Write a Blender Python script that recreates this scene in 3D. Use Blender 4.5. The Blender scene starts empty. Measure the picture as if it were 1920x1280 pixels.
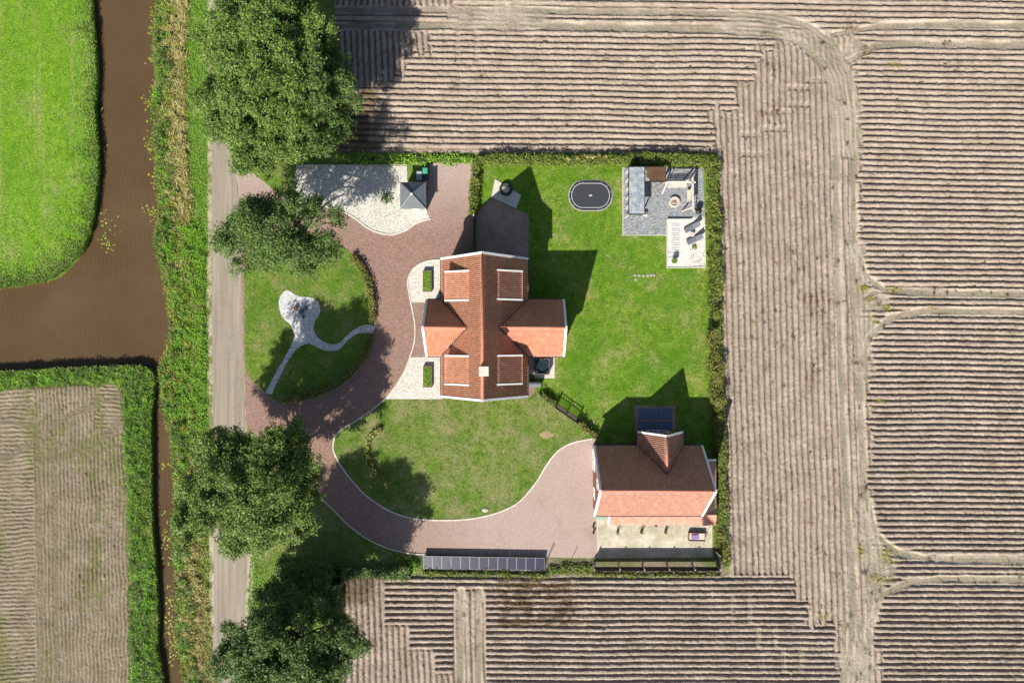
import bpy, math, random
import numpy as np
from mathutils import Vector

# ------------------------------------------------------------------ camera, sky, sun
scene = bpy.context.scene
COL = scene.collection
CAM_H = 85.0            # metres above the ground, looking straight down
PPM = 15.0              # map units per metre on the ground (survey grid used for coordinates)
cam = bpy.data.cameras.new('camera')
cam.sensor_width = 36.0
cam.lens = 36.0 * CAM_H / (1920 / PPM)
cam.clip_start = 1.0
cam.clip_end = 3000
cam_o = bpy.data.objects.new('camera', cam)
cam_o.location = (0, 0, CAM_H)
COL.objects.link(cam_o)
scene.camera = cam_o

SUN_EL = math.radians(38.0)
SH = Vector((0.416, 0.909))                      # direction in which shadows fall on the ground
world = bpy.data.worlds.new('World')
scene.world = world
world.use_nodes = True
wn = world.node_tree
wn.nodes.clear()
sky = wn.nodes.new('ShaderNodeTexSky')
sky.sky_type = 'NISHITA'
sky.sun_disc = False
sky.sun_elevation = SUN_EL
sky.sun_rotation = math.radians(204.6)
bg = wn.nodes.new('ShaderNodeBackground')
bg.inputs[1].default_value = 0.072
wo = wn.nodes.new('ShaderNodeOutputWorld')
wn.links.new(sky.outputs[0], bg.inputs[0])
wn.links.new(bg.outputs[0], wo.inputs[0])
sl = bpy.data.lights.new('sun', 'SUN')
sl.energy = 5.0
sl.angle = math.radians(0.53)
sl.color = (1.0, 0.94, 0.85)
so = bpy.data.objects.new('sun', sl)
trav = Vector((SH.x * math.cos(SUN_EL), SH.y * math.cos(SUN_EL), -math.sin(SUN_EL)))
so.rotation_euler = trav.to_track_quat('-Z', 'Y').to_euler()
so.location = (-30, -60, 80)
COL.objects.link(so)
vs = scene.view_settings
vs.view_transform = 'Standard'
vs.look = 'None'
vs.exposure = 0.78
vs.gamma = 1.0
vs.use_curve_mapping = False

rng = np.random.default_rng(7)
random.seed(7)

# ------------------------------------------------------------------ helpers
def W(px, py, z=0.0):
    """survey-grid coordinates -> metres; z is the height at which the point was sighted"""
    f = (1 - z / CAM_H) / PPM
    return ((px - 960) * f, (640 - py) * f)

def V(px, py, z=0.0):
    x, y = W(px, py, z)
    return Vector((x, y, z))

ROOTLOC = {}

def link(o, parent=None):
    COL.objects.link(o)
    if parent is not None:
        o.parent = parent
    return o

def tag(o, label=None, cat=None, group=None, kind=None):
    if label: o['label'] = label
    if cat: o['category'] = cat
    if group: o['group'] = group
    if kind: o['kind'] = kind
    return o

def thing(name, label, cat, loc, group=None, rz=0.0):
    o = bpy.data.objects.new(name, None)
    o.empty_display_size = 0.3
    o.location = loc
    o.rotation_euler = (0, 0, rz)
    link(o)
    ROOTLOC[o.name] = Vector(loc)
    return tag(o, label, cat, group)

def origin_of(parent):
    v = Vector((0, 0, 0))
    p = parent
    while p is not None:
        v += Vector(p.location)
        p = p.parent
    return v

def np_mesh(name, verts, faces, mat=None, parent=None, smooth=False, local=False, kind=None, fattr=None, cattr=None):
    """verts (n,3) array, faces (m,k) array with k = 3 or 4"""
    verts = np.asarray(verts, dtype=np.float32).copy()
    faces = np.asarray(faces, dtype=np.int32)
    if parent is not None and not local:
        verts -= np.array(origin_of(parent), dtype=np.float32)
    me = bpy.data.meshes.new(name)
    k = faces.shape[1]
    m = len(faces)
    me.vertices.add(len(verts))
    me.vertices.foreach_set('co', verts.ravel())
    me.loops.add(m * k)
    me.loops.foreach_set('vertex_index', faces.ravel())
    me.polygons.add(m)
    me.polygons.foreach_set('loop_start', np.arange(0, m * k, k, dtype=np.int32))
    me.update(calc_edges=True)
    if smooth:
        me.polygons.foreach_set('use_smooth', np.ones(m, dtype=bool))
    if fattr:
        for nm, arr in fattr.items():
            a = me.attributes.new(nm, 'FLOAT', 'FACE')
            a.data.foreach_set('value', np.asarray(arr, dtype=np.float32))
    if cattr:
        for nm, arr in cattr.items():
            a = me.attributes.new(nm, 'FLOAT_COLOR', 'POINT')
            a.data.foreach_set('color', np.asarray(arr, dtype=np.float32).ravel())
    if mat: me.materials.append(mat)
    o = bpy.data.objects.new(name, me)
    link(o, parent)
    if kind: o['kind'] = kind
    return o

class M:
    """collects simple shapes, then builds ONE mesh object"""
    def __init__(s): s.v = []; s.f = []
    def add(s, vs_, fs):
        b = len(s.v)
        s.v += [tuple(v) for v in vs_]
        s.f += [tuple(i + b for i in f) for f in fs]
        return s
    def box(s, c, d, rz=0.0):
        cx, cy, cz = c
        hx, hy, hz = d[0] / 2, d[1] / 2, d[2] / 2
        ca, sa = math.cos(rz), math.sin(rz)
        vs_ = []
        for z in (-hz, hz):
            for x, y in ((-hx, -hy), (hx, -hy), (hx, hy), (-hx, hy)):
                vs_.append((cx + x * ca - y * sa, cy + x * sa + y * ca, cz + z))
        return s.add(vs_, [(3, 2, 1, 0), (4, 5, 6, 7), (0, 1, 5, 4), (1, 2, 6, 5), (2, 3, 7, 6), (3, 0, 4, 7)])
    def bbox(s, c, d, rz=0.0, b=0.02):
        """box with chamfered top edges"""
        cx, cy, cz = c
        hx, hy, hz = d[0] / 2, d[1] / 2, d[2] / 2
        ca, sa = math.cos(rz), math.sin(rz)
        vs_ = []
        for z, k in ((-hz, 0), (hz - b, 0), (hz, b)):
            for x, y in ((-hx + k, -hy + k), (hx - k, -hy + k), (hx - k, hy - k), (-hx + k, hy - k)):
                vs_.append((cx + x * ca - y * sa, cy + x * sa + y * ca, cz + z))
        fs = [(3, 2, 1, 0), (8, 9, 10, 11)]
        for l in (0, 4):
            for i in range(4):
                j = (i + 1) % 4
                fs.append((l + i, l + j, l + 4 + j, l + 4 + i))
        return s.add(vs_, fs)
    def beam(s, p0, p1, w, h, up=(0, 0, 1)):
        p0 = Vector(p0); p1 = Vector(p1)
        d = (p1 - p0).normalized()
        u = Vector(up)
        r = d.cross(u)
        if r.length < 1e-4: r = d.cross(Vector((1, 0, 0)))
        r.normalize()
        u = r.cross(d).normalized()
        vs_ = []
        for p in (p0, p1):
            for a, b in ((-1, -1), (1, -1), (1, 1), (-1, 1)):
                vs_.append(p + r * (a * w / 2) + u * (b * h / 2))
        return s.add(vs_, [(3, 2, 1, 0), (4, 5, 6, 7), (0, 1, 5, 4), (1, 2, 6, 5), (2, 3, 7, 6), (3, 0, 4, 7)])
    def tube(s, pts, rad, n=8, cap=True):
        pts = [Vector(p) for p in pts]
        rings = []
        for i, p in enumerate(pts):
            d = (pts[min(i + 1, len(pts) - 1)] - pts[max(i - 1, 0)]).normalized()
            a = d.cross(Vector((0.12, 0.31, 0.94)))
            if a.length < 0.05: a = d.cross(Vector((1, 0, 0)))
            a.normalize()
            b = d.cross(a)
            r = rad[i] if hasattr(rad, '__len__') else rad
            rings.append([p + a * (r * math.cos(t)) + b * (r * math.sin(t)) for t in [2 * math.pi * k / n for k in range(n)]])
        vs_ = [v for rg in rings for v in rg]
        fs = []
        for i in range(len(pts) - 1):
            for k in range(n):
                fs.append((i * n + k, i * n + (k + 1) % n, (i + 1) * n + (k + 1) % n, (i + 1) * n + k))
        if cap:
            fs.append(tuple(range(n - 1, -1, -1)))
            fs.append(tuple((len(pts) - 1) * n + k for k in range(n)))
        return s.add(vs_, fs)
    def lathe(s, c, prof, n=24, sx=1.0, sy=1.0, rz=0.0):
        """prof: list of (r, z)"""
        cx, cy, cz = c
        vs_ = []
        for r, z in prof:
            for k in range(n):
                t = 2 * math.pi * k / n
                x, y = r * math.cos(t) * sx, r * math.sin(t) * sy
                vs_.append((cx + x * math.cos(rz) - y * math.sin(rz), cy + x * math.sin(rz) + y * math.cos(rz), cz + z))
        fs = []
        for i in range(len(prof) - 1):
            for k in range(n):
                fs.append((i * n + k, i * n + (k + 1) % n, (i + 1) * n + (k + 1) % n, (i + 1) * n + k))
        if prof[0][0] > 1e-3: fs.append(tuple(range(n - 1, -1, -1)))
        if prof[-1][0] > 1e-3: fs.append(tuple((len(prof) - 1) * n + k for k in range(n)))
        return s.add(vs_, fs)
    def prism(s, pts, z0, z1):
        """pts: list of (x, y) metres"""
        n = len(pts)
        vs_ = [(x, y, z0) for x, y in pts] + [(x, y, z1) for x, y in pts]
        fs = [tuple(range(n - 1, -1, -1)), tuple(range(n, 2 * n))]
        for i in range(n):
            j = (i + 1) % n
            fs.append((i, j, n + j, n + i))
        return s.add(vs_, fs)
    def poly(s, pts3):
        return s.add(pts3, [tuple(range(len(pts3)))])
    def build(s, name, mat, parent=None, local=False, smooth=False, kind=None):
        off = Vector((0, 0, 0)) if (parent is None or local) else origin_of(parent)
        me = bpy.data.meshes.new(name)
        me.from_pydata([(v[0] - off.x, v[1] - off.y, v[2] - off.z) for v in s.v], [], s.f)
        me.update()
        if smooth:
            for p in me.polygons: p.use_smooth = True
        if mat: me.materials.append(mat)
        o = bpy.data.objects.new(name, me)
        link(o, parent)
        if kind: o['kind'] = kind
        return o

def children(o): return [c for c in bpy.data.objects if c.parent == o]

def copy_tree(o, parent=None):
    c = o.copy()
    COL.objects.link(c)
    c.parent = parent
    for ch in children(o): copy_tree(ch, c)
    return c

def spline(pts, closed=True, n=8):
    out = []
    P = [Vector(p) for p in pts]
    m = len(P)
    rngi = range(m) if closed else range(m - 1)
    for i in rngi:
        if closed:
            p0, p1, p2, p3 = P[(i - 1) % m], P[i], P[(i + 1) % m], P[(i + 2) % m]
        else:
            p0, p1, p2, p3 = P[max(i - 1, 0)], P[i], P[i + 1], P[min(i + 2, m - 1)]
        for k in range(n):
            t = k / n
            out.append(tuple(0.5 * ((2 * p1) + (p2 - p0) * t + (2 * p0 - 5 * p1 + 4 * p2 - p3) * t * t + (3 * p1 - p0 - 3 * p2 + p3) * t ** 3)))
    if not closed: out.append(tuple(P[-1]))
    return out

def sheet(name, pts_px, z, mat, thick=0.0, kind='structure', parent=None):
    """a flat piece of ground from survey-grid outline"""
    pts = [W(*p) for p in pts_px]
    area = sum(pts[i][0] * pts[(i + 1) % len(pts)][1] - pts[(i + 1) % len(pts)][0] * pts[i][1] for i in range(len(pts)))
    if area < 0: pts = pts[::-1]
    m = M()
    if thick > 0: m.prism(pts, z - thick, z)
    else: m.poly([(x, y, z) for x, y in pts])
    return m.build(name, mat, parent, kind=kind)

LAT = rng.random((8, 256, 256)).astype(np.float32)
def vnoise(x, y, s, seed=0):
    x = np.asarray(x) / s + 37.3 * seed; y = np.asarray(y) / s + 11.7 * seed
    xi = np.floor(x).astype(int); yi = np.floor(y).astype(int)
    fx = x - xi; fy = y - yi
    fx = fx * fx * (3 - 2 * fx); fy = fy * fy * (3 - 2 * fy)
    L = LAT[seed % 8]
    a = L[xi & 255, yi & 255]; b = L[(xi + 1) & 255, yi & 255]
    c = L[xi & 255, (yi + 1) & 255]; d = L[(xi + 1) & 255, (yi + 1) & 255]
    return (a * (1 - fx) + b * fx) * (1 - fy) + (c * (1 - fx) + d * fx) * fy

def sstep(a, b, x):
    t = np.clip((x - a) / (b - a), 0, 1)
    return t * t * (3 - 2 * t)

def inside(px, py, poly):
    px = np.asarray(px); py = np.asarray(py)
    r = np.zeros(px.shape, dtype=bool)
    n = len(poly)
    j = n - 1
    for i in range(n):
        xi, yi = poly[i]; xj, yj = poly[j]
        if yi != yj:
            c = ((yi > py) != (yj > py)) & (px < (xj - xi) * (py - yi) / (yj - yi) + xi)
            r ^= c
        j = i
    return r

def dist_line(px, py, line):
    d = np.full(px.shape, 1e9, dtype=np.float32)
    along = np.zeros(px.shape, dtype=np.float32)
    side = np.zeros(px.shape, dtype=np.float32)
    acc = 0.0
    for (x0, y0), (x1, y1) in zip(line[:-1], line[1:]):
        dx, dy = x1 - x0, y1 - y0
        L = math.hypot(dx, dy)
        t = np.clip(((px - x0) * dx + (py - y0) * dy) / (L * L), 0, 1)
        qx = px - x0 - t * dx; qy = py - y0 - t * dy
        dd = np.hypot(qx, qy)
        m = dd < d
        d = np.where(m, dd, d)
        along = np.where(m, acc + t * L, along)
        side = np.where(m, (qx * dy - qy * dx) / L, side)
        acc += L
    return d, along, side

# ------------------------------------------------------------------ materials
def new_mat(name):
    m = bpy.data.materials.new(name)
    m.use_nodes = True
    nt = m.node_tree
    b = nt.nodes['Principled BSDF']
    return m, nt, b

def ramp(nt, fac, stops):
    r = nt.nodes.new('ShaderNodeValToRGB')
    while len(r.color_ramp.elements) > 1: r.color_ramp.elements.remove(r.color_ramp.elements[-1])
    for i, (p, c) in enumerate(stops):
        e = r.color_ramp.elements[0] if i == 0 else r.color_ramp.elements.new(p)
        e.position = p
        e.color = (*c, 1)
    nt.links.new(fac, r.inputs[0])
    return r.outputs[0]

def noise(nt, scale, detail=4, rough=0.6, vec=None, dist=0.0):
    n = nt.nodes.new('ShaderNodeTexNoise')
    n.inputs['Scale'].default_value = scale
    n.inputs['Detail'].default_value = detail
    n.inputs['Roughness'].default_value = rough
    n.inputs['Distortion'].default_value = dist
    if vec is None:
        tc = nt.nodes.new('ShaderNodeTexCoord'); vec = tc.outputs['Object']
    nt.links.new(vec, n.inputs['Vector'])
    return n.outputs[0]

def mix(nt, a, b, fac, mode='MIX'):
    x = nt.nodes.new('ShaderNodeMix')
    x.data_type = 'RGBA'; x.blend_type = mode
    for sock, val in ((x.inputs[0], fac), (x.inputs[6], a), (x.inputs[7], b)):
        if isinstance(val, (int, float)): sock.default_value = val
        elif isinstance(val, tuple): sock.default_value = (*val, 1)
        else: nt.links.new(val, sock)
    return x.outputs[2]

def math_n(nt, op, a, b=0.5):
    x = nt.nodes.new('ShaderNodeMath'); x.operation = op
    for i, v in enumerate((a, b)):
        if isinstance(v, (int, float)): x.inputs[i].default_value = v
        else: nt.links.new(v, x.inputs[i])
    return x.outputs[0]

def bump(nt, b, h, dist, strength=1.0):
    n = nt.nodes.new('ShaderNodeBump')
    n.inputs['Strength'].default_value = strength
    n.inputs['Distance'].default_value = dist
    nt.links.new(h, n.inputs['Height'])
    nt.links.new(n.outputs[0], b.inputs['Normal'])

def noisy(name, stops, scale=1.0, fine=12.0, fine_amt=0.5, rough=0.9, bd=0.02, spec=0.2, stops2=None, big=None):
    """coarse noise through a colour ramp, broken by a fine one"""
    m, nt, b = new_mat(name)
    n1 = noise(nt, scale, 5, 0.65)
    n2 = noise(nt, fine, 3, 0.7)
    f = math_n(nt, 'ADD', math_n(nt, 'MULTIPLY', n1, 1 - fine_amt), math_n(nt, 'MULTIPLY', n2, fine_amt))
    c = ramp(nt, f, stops)
    if big:
        bs, bc, lo, hi = big
        k = ramp(nt, noise(nt, bs, 3, 0.55), [(lo, (0, 0, 0)), (hi, (1, 1, 1))])
        c = mix(nt, c, bc, k)
    nt.links.new(c, b.inputs['Base Color'])
    b.inputs['Roughness'].default_value = rough
    b.inputs['Specular IOR Level'].default_value = spec
    if bd: bump(nt, b, n2, bd)
    return m

def plain(name, c, rough=0.6, metal=0.0, var=0.12, scale=6.0, spec=0.4):
    m, nt, b = new_mat(name)
    lo = tuple(max(0, x * (1 - var)) for x in c); hi = tuple(min(1, x * (1 + var)) for x in c)
    nt.links.new(ramp(nt, noise(nt, scale, 4, 0.6), [(0.3, lo), (0.7, hi)]), b.inputs['Base Color'])
    b.inputs['Roughness'].default_value = rough
    b.inputs['Metallic'].default_value = metal
    b.inputs['Specular IOR Level'].default_value = spec
    return m

def leafy(name, stops, rough=0.55, trans=0.25, spec=0.3):
    """colour differs from leaf to leaf (mesh island)"""
    m, nt, b = new_mat(name)
    g = nt.nodes.new('ShaderNodeNewGeometry')
    n1 = noise(nt, 0.35, 3, 0.6)
    f = math_n(nt, 'ADD', math_n(nt, 'MULTIPLY', g.outputs['Random Per Island'], 0.65), math_n(nt, 'MULTIPLY', n1, 0.35))
    c = ramp(nt, f, stops)
    nt.links.new(c, b.inputs['Base Color'])
    b.inputs['Roughness'].default_value = rough
    b.inputs['Specular IOR Level'].default_value = spec
    tr = nt.nodes.new('ShaderNodeBsdfTranslucent')
    nt.links.new(c, tr.inputs[0])
    ms = nt.nodes.new('ShaderNodeMixShader')
    ms.inputs[0].default_value = trans
    nt.links.new(b.outputs[0], ms.inputs[1]); nt.links.new(tr.outputs[0], ms.inputs[2])
    out = nt.nodes['Material Output']
    nt.links.new(ms.outputs[0], out.inputs[0])
    return m

def lawn_mat(name, g0, g1, g2, dry, dry_lo, dry_hi, dry_scale=0.35, lush=(0.05, 0.15, 0.01), lush_amt=0.5, streak=False):
    m, nt, b = new_mat(name)
    n1 = noise(nt, 1.1, 6, 0.75)
    n2 = noise(nt, 6.0, 5, 0.8)
    f = math_n(nt, 'ADD', math_n(nt, 'MULTIPLY', n1, 0.45), math_n(nt, 'MULTIPLY', n2, 0.55))
    c = ramp(nt, f, [(0.40, g0), (0.5, g1), (0.60, g2)])
    l = ramp(nt, noise(nt, 0.16, 4, 0.65), [(0.42, (0, 0, 0)), (0.62, (lush_amt,) * 3)])
    c = mix(nt, c, lush, l)
    k = ramp(nt, math_n(nt, 'ADD', math_n(nt, 'MULTIPLY', noise(nt, dry_scale, 5, 0.75), 0.55), math_n(nt, 'MULTIPLY', noise(nt, 3.5, 5, 0.85), 0.45)), [(dry_lo, (0, 0, 0)), (dry_hi, (1, 1, 1))])
    c = mix(nt, c, dry, k)
    if streak:                                    # faint mowing lines along the meadow
        tc = nt.nodes.new('ShaderNodeTexCoord')
        mp = nt.nodes.new('ShaderNodeMapping'); mp.inputs['Scale'].default_value = (1.0, 0.025, 1.0)
        nt.links.new(tc.outputs['Object'], mp.inputs[0])
        q = ramp(nt, noise(nt, 0.9, 4, 0.7, mp.outputs[0]), [(0.53, (0, 0, 0)), (0.68, (0.75, 0.75, 0.75))])
        c = mix(nt, c, (0.30, 0.33, 0.10), q)
    nt.links.new(c, b.inputs['Base Color'])
    b.inputs['Roughness'].default_value = 0.85
    b.inputs['Specular IOR Level'].default_value = 0.15
    bump(nt, b, n2, 0.16)
    return m

MT = {}
MT['verge'] = noisy('verge_grass', [(0.35, (0.065, 0.11, 0.02)), (0.5, (0.13, 0.21, 0.035)), (0.65, (0.25, 0.26, 0.08))], 0.7, 5.0, 0.5, bd=0.15)
MT['meadow'] = lawn_mat('meadow_grass', (0.07, 0.18, 0.005), (0.155, 0.31, 0.012), (0.27, 0.40, 0.04), (0.30, 0.29, 0.12), 0.52, 0.66, 0.22, (0.09, 0.24, 0.008), 0.5, streak=True)
MT['lawn'] = lawn_mat('lawn_grass', (0.04, 0.11, 0.004), (0.12, 0.225, 0.012), (0.235, 0.33, 0.045), (0.36, 0.31, 0.13), 0.515, 0.64, 0.24, (0.06, 0.17, 0.006), 0.6)
MT['lawn_dry'] = lawn_mat('dry_lawn_grass', (0.04, 0.10, 0.006), (0.115, 0.195, 0.020), (0.215, 0.27, 0.055), (0.31, 0.27, 0.14), 0.46, 0.64, 0.30, (0.06, 0.145, 0.010), 0.6)
MT['lawn_oval'] = lawn_mat('oval_lawn_grass', (0.04, 0.105, 0.006), (0.115, 0.205, 0.016), (0.215, 0.285, 0.045), (0.30, 0.26, 0.12), 0.49, 0.65, 0.30, (0.06, 0.15, 0.009), 0.6)
MT['rough_soil'] = noisy('rough_soil', [(0.35, (0.11, 0.085, 0.055)), (0.6, (0.22, 0.18, 0.12))], 0.6, 6, 0.5, bd=0.08, big=(0.25, (0.09, 0.12, 0.03), 0.45, 0.62))
def road_mat():
    m, nt, b = new_mat('road_surface')
    tc = nt.nodes.new('ShaderNodeTexCoord')
    mp = nt.nodes.new('ShaderNodeMapping'); mp.inputs['Scale'].default_value = (1.0, 0.03, 1.0)
    nt.links.new(tc.outputs['Object'], mp.inputs[0])
    st = noise(nt, 2.2, 4, 0.65, mp.outputs[0])
    n2 = noise(nt, 9.0, 4, 0.8)
    f = math_n(nt, 'ADD', math_n(nt, 'MULTIPLY', st, 0.6), math_n(nt, 'MULTIPLY', n2, 0.4))
    c = ramp(nt, f, [(0.36, (0.18, 0.148, 0.112)), (0.5, (0.245, 0.207, 0.16)), (0.64, (0.325, 0.28, 0.22))])
    c = mix(nt, c, (0.16, 0.14, 0.105), ramp(nt, noise(nt, 0.5, 5, 0.75), [(0.52, (0, 0, 0)), (0.75, (0.6, 0.6, 0.6))]))
    nt.links.new(c, b.inputs['Base Color'])
    b.inputs['Roughness'].default_value = 0.9
    bump(nt, b, n2, 0.012)
    return m
MT['bare'] = noisy('bare_turf', [(0.36, (0.17, 0.17, 0.06)), (0.5, (0.30, 0.23, 0.13)), (0.64, (0.38, 0.29, 0.18))], 1.0, 7, 0.6, bd=0.03)
MT['road'] = road_mat()
MT['shoulder'] = noisy('road_shoulder', [(0.3, (0.20, 0.18, 0.10)), (0.5, (0.36, 0.33, 0.22)), (0.7, (0.42, 0.40, 0.30))], 1.0, 9, 0.6, bd=0.03, big=(0.6, (0.14, 0.17, 0.05), 0.48, 0.62))

def brick_mat(name, c1, c2, mortar, wear=None):
    m, nt, b = new_mat(name)
    tc = nt.nodes.new('ShaderNodeTexCoord')
    br = nt.nodes.new('ShaderNodeTexBrick')
    br.inputs['Scale'].default_value = 1.0
    br.inputs['Brick Width'].default_value = 0.21
    br.inputs['Row Height'].default_value = 0.105
    br.inputs['Mortar Size'].default_value = 0.008
    br.inputs['Color1'].default_value = (*c1, 1); br.inputs['Color2'].default_value = (*c2, 1)
    br.inputs['Mortar'].default_value = (*mortar, 1)
    nt.links.new(tc.outputs['Object'], br.inputs['Vector'])
    n1 = noise(nt, 0.25, 5, 0.65)
    n2 = noise(nt, 9.0, 3, 0.8)
    c = mix(nt, br.outputs[0], ramp(nt, n2, [(0.34, (0.5, 0.5, 0.5)), (0.66, (1.4, 1.36, 1.32))]), 0.9, 'MULTIPLY')
    if wear:
        c = mix(nt, c, wear, ramp(nt, n1, [(0.42, (0, 0, 0)), (0.75, (0.75, 0.75, 0.75))]))
    nt.links.new(c, b.inputs['Base Color'])
    b.inputs['Roughness'].default_value = 0.85
    b.inputs['Specular IOR Level'].default_value = 0.2
    bump(nt, b, br.outputs[1], -0.006)
    return m
def drive_mat():
    """clinker drive: redder near the road and house, bleached pink on the yard by the barn"""
    m = brick_mat('drive_bricks', (0.345, 0.222, 0.178), (0.245, 0.155, 0.125), (0.13, 0.092, 0.075), None)
    nt = m.node_tree
    b = nt.nodes['Principled BSDF']
    old = b.inputs['Base Color'].links[0].from_socket
    tc = nt.nodes.new('ShaderNodeTexCoord')
    sx = nt.nodes.new('ShaderNodeSeparateXYZ')
    nt.links.new(tc.outputs['Object'], sx.inputs[0])
    k1 = math_n(nt, 'MULTIPLY', math_n(nt, 'ADD', sx.outputs[0], 17.0), 1 / 14.0)
    k1 = math_n(nt, 'MULTIPLY', k1, math_n(nt, 'LESS_THAN', sx.outputs[1], -12.0))
    k2 = math_n(nt, 'MULTIPLY', math_n(nt, 'ADD', sx.outputs[1], -13.0), 1 / 8.0)
    k = math_n(nt, 'MINIMUM', math_n(nt, 'MAXIMUM', math_n(nt, 'MAXIMUM', k1, k2), 0.0), 1.0)
    k = math_n(nt, 'MULTIPLY', k, ramp(nt, noise(nt, 5.0, 4, 0.8), [(0.25, (0.3, 0.3, 0.3)), (0.65, (1, 1, 1))]))
    c = mix(nt, old, (0.46, 0.375, 0.33), math_n(nt, 'MULTIPLY', k, 0.75))
    g = ramp(nt, noise(nt, 0.22, 4, 0.7), [(0.55, (0, 0, 0)), (0.72, (0.5, 0.5, 0.5))])
    c = mix(nt, c, (0.19, 0.165, 0.10), g)
    nt.links.new(c, b.inputs['Base Color'])
    return m
MT['drive'] = drive_mat()
MT['brick_dark'] = brick_mat('terrace_bricks', (0.40, 0.25, 0.19), (0.28, 0.175, 0.135), (0.13, 0.095, 0.075), (0.46, 0.36, 0.29))
MT['brick_pale'] = brick_mat('path_bricks', (0.30, 0.20, 0.155), (0.24, 0.165, 0.13), (0.15, 0.11, 0.09), (0.33, 0.26, 0.21))
MT['wall_brick'] = brick_mat('house_wall_bricks', (0.27, 0.10, 0.06), (0.20, 0.075, 0.05), (0.25, 0.22, 0.19))

def gravel_mat(name, cols, dirt=None, lo=0.5, hi=0.65, vs_=9.0, dscale=0.5):
    m, nt, b = new_mat(name)
    tc = nt.nodes.new('ShaderNodeTexCoord')
    vo = nt.nodes.new('ShaderNodeTexVoronoi')
    vo.inputs['Scale'].default_value = vs_
    nt.links.new(tc.outputs['Object'], vo.inputs['Vector'])
    sp = nt.nodes.new('ShaderNodeSeparateColor')
    nt.links.new(vo.outputs['Color'], sp.inputs[0])
    c = ramp(nt, sp.outputs[0], cols)
    if dirt:
        k = ramp(nt, math_n(nt, 'ADD', math_n(nt, 'MULTIPLY', noise(nt, dscale, 5, 0.7), 0.65), math_n(nt, 'MULTIPLY', noise(nt, 5, 3, 0.8), 0.35)), [(lo, (0, 0, 0)), (hi, (1, 1, 1))])
        c = mix(nt, c, dirt, k)
    nt.links.new(c, b.inputs['Base Color'])
    b.inputs['Roughness'].default_value = 0.9
    bump(nt, b, vo.outputs['Distance'], 0.05)
    return m
MT['gravel_white'] = gravel_mat('white_gravel', [(0.0, (0.34, 0.31, 0.24)), (0.18, (0.46, 0.435, 0.37)), (0.6, (0.55, 0.53, 0.47)), (1.0, (0.62, 0.605, 0.56))])
MT['gravel_pad'] = gravel_mat('weathered_gravel', [(0.0, (0.26, 0.24, 0.19)), (0.22, (0.45, 0.425, 0.36)), (0.6, (0.57, 0.55, 0.49)), (1.0, (0.66, 0.64, 0.58))], (0.36, 0.35, 0.30), 0.54, 0.68, 11.0)
MT['gravel_path'] = gravel_mat('marble_chippings', [(0.0, (0.16, 0.17, 0.18)), (0.3, (0.42, 0.43, 0.43)), (0.6, (0.60, 0.60, 0.58)), (1.0, (0.74, 0.74, 0.72))], (0.40, 0.40, 0.36), 0.52, 0.70, 13.0)
MT['gravel_slate'] = gravel_mat('slate_chippings', [(0.0, (0.13, 0.145, 0.16)), (0.4, (0.20, 0.215, 0.23)), (0.8, (0.27, 0.28, 0.285)), (1.0, (0.40, 0.39, 0.37))], (0.33, 0.32, 0.28), 0.56, 0.72, 8.0)
MT['gravel_terrace'] = gravel_mat('bright_white_gravel', [(0.0, (0.44, 0.41, 0.36)), (0.25, (0.57, 0.55, 0.51)), (1.0, (0.64, 0.62, 0.58))], (0.50, 0.46, 0.38), 0.52, 0.70, 10)
MT['concrete'] = noisy('weathered_concrete', [(0.36, (0.30, 0.265, 0.185)), (0.5, (0.42, 0.38, 0.285)), (0.62, (0.56, 0.52, 0.42))], 0.5, 6, 0.35, bd=0.004, big=(0.8, (0.34, 0.275, 0.16), 0.52, 0.75))
MT['slab'] = noisy('pale_concrete', [(0.3, (0.42, 0.39, 0.33)), (0.7, (0.56, 0.53, 0.47))], 1.0, 9, 0.4, bd=0.003)
MT['kerb'] = noisy('kerb_concrete', [(0.34, (0.36, 0.33, 0.26)), (0.5, (0.52, 0.49, 0.42)), (0.66, (0.62, 0.60, 0.54))], 0.8, 6, 0.5, bd=0.003)
MT['white'] = plain('white_paint', (0.70, 0.70, 0.68), 0.45, var=0.12, scale=3)
MT['black'] = plain('black_timber', (0.018, 0.018, 0.02), 0.7, var=0.3)
MT['black_metal'] = plain('black_metal', (0.015, 0.015, 0.017), 0.45, var=0.2)
MT['gutter'] = plain('dark_gutter', (0.022, 0.023, 0.027), 0.5, 0.0)
MT['grey_metal'] = plain('grey_metal', (0.28, 0.29, 0.30), 0.4, 0.6)
MT['timber'] = plain('weathered_timber', (0.34, 0.31, 0.26), 0.8, var=0.25, scale=4)
MT['timber_pale'] = plain('pale_timber', (0.52, 0.47, 0.40), 0.8, var=0.2, scale=4)
MT['timber_brown'] = plain('brown_timber', (0.20, 0.12, 0.07), 0.75, var=0.3, scale=5)
MT['chimney'] = plain('cream_render', (0.50, 0.475, 0.40), 0.8, var=0.06)
MT['glass'] = plain('window_glass', (0.03, 0.04, 0.05), 0.06, spec=0.6)
MT['mat_black'] = plain('trampoline_mat', (0.032, 0.036, 0.042), 0.6, var=0.15)
MT['pad_black'] = plain('trampoline_pad', (0.022, 0.024, 0.028), 0.5, var=0.2)
MT['piping'] = plain('pale_piping', (0.42, 0.42, 0.43), 0.6)
MT['rubber'] = plain('black_rubber', (0.03, 0.03, 0.032), 0.7)
MT['sand'] = noisy('heaped_sand', [(0.3, (0.36, 0.32, 0.26)), (0.7, (0.48, 0.44, 0.37))], 2, 15, 0.5, bd=0.02)
MT['slate_felt'] = noisy('slate_felt', [(0.3, (0.10, 0.115, 0.125)), (0.7, (0.155, 0.17, 0.18))], 1.5, 12, 0.5, bd=0.004)
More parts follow.
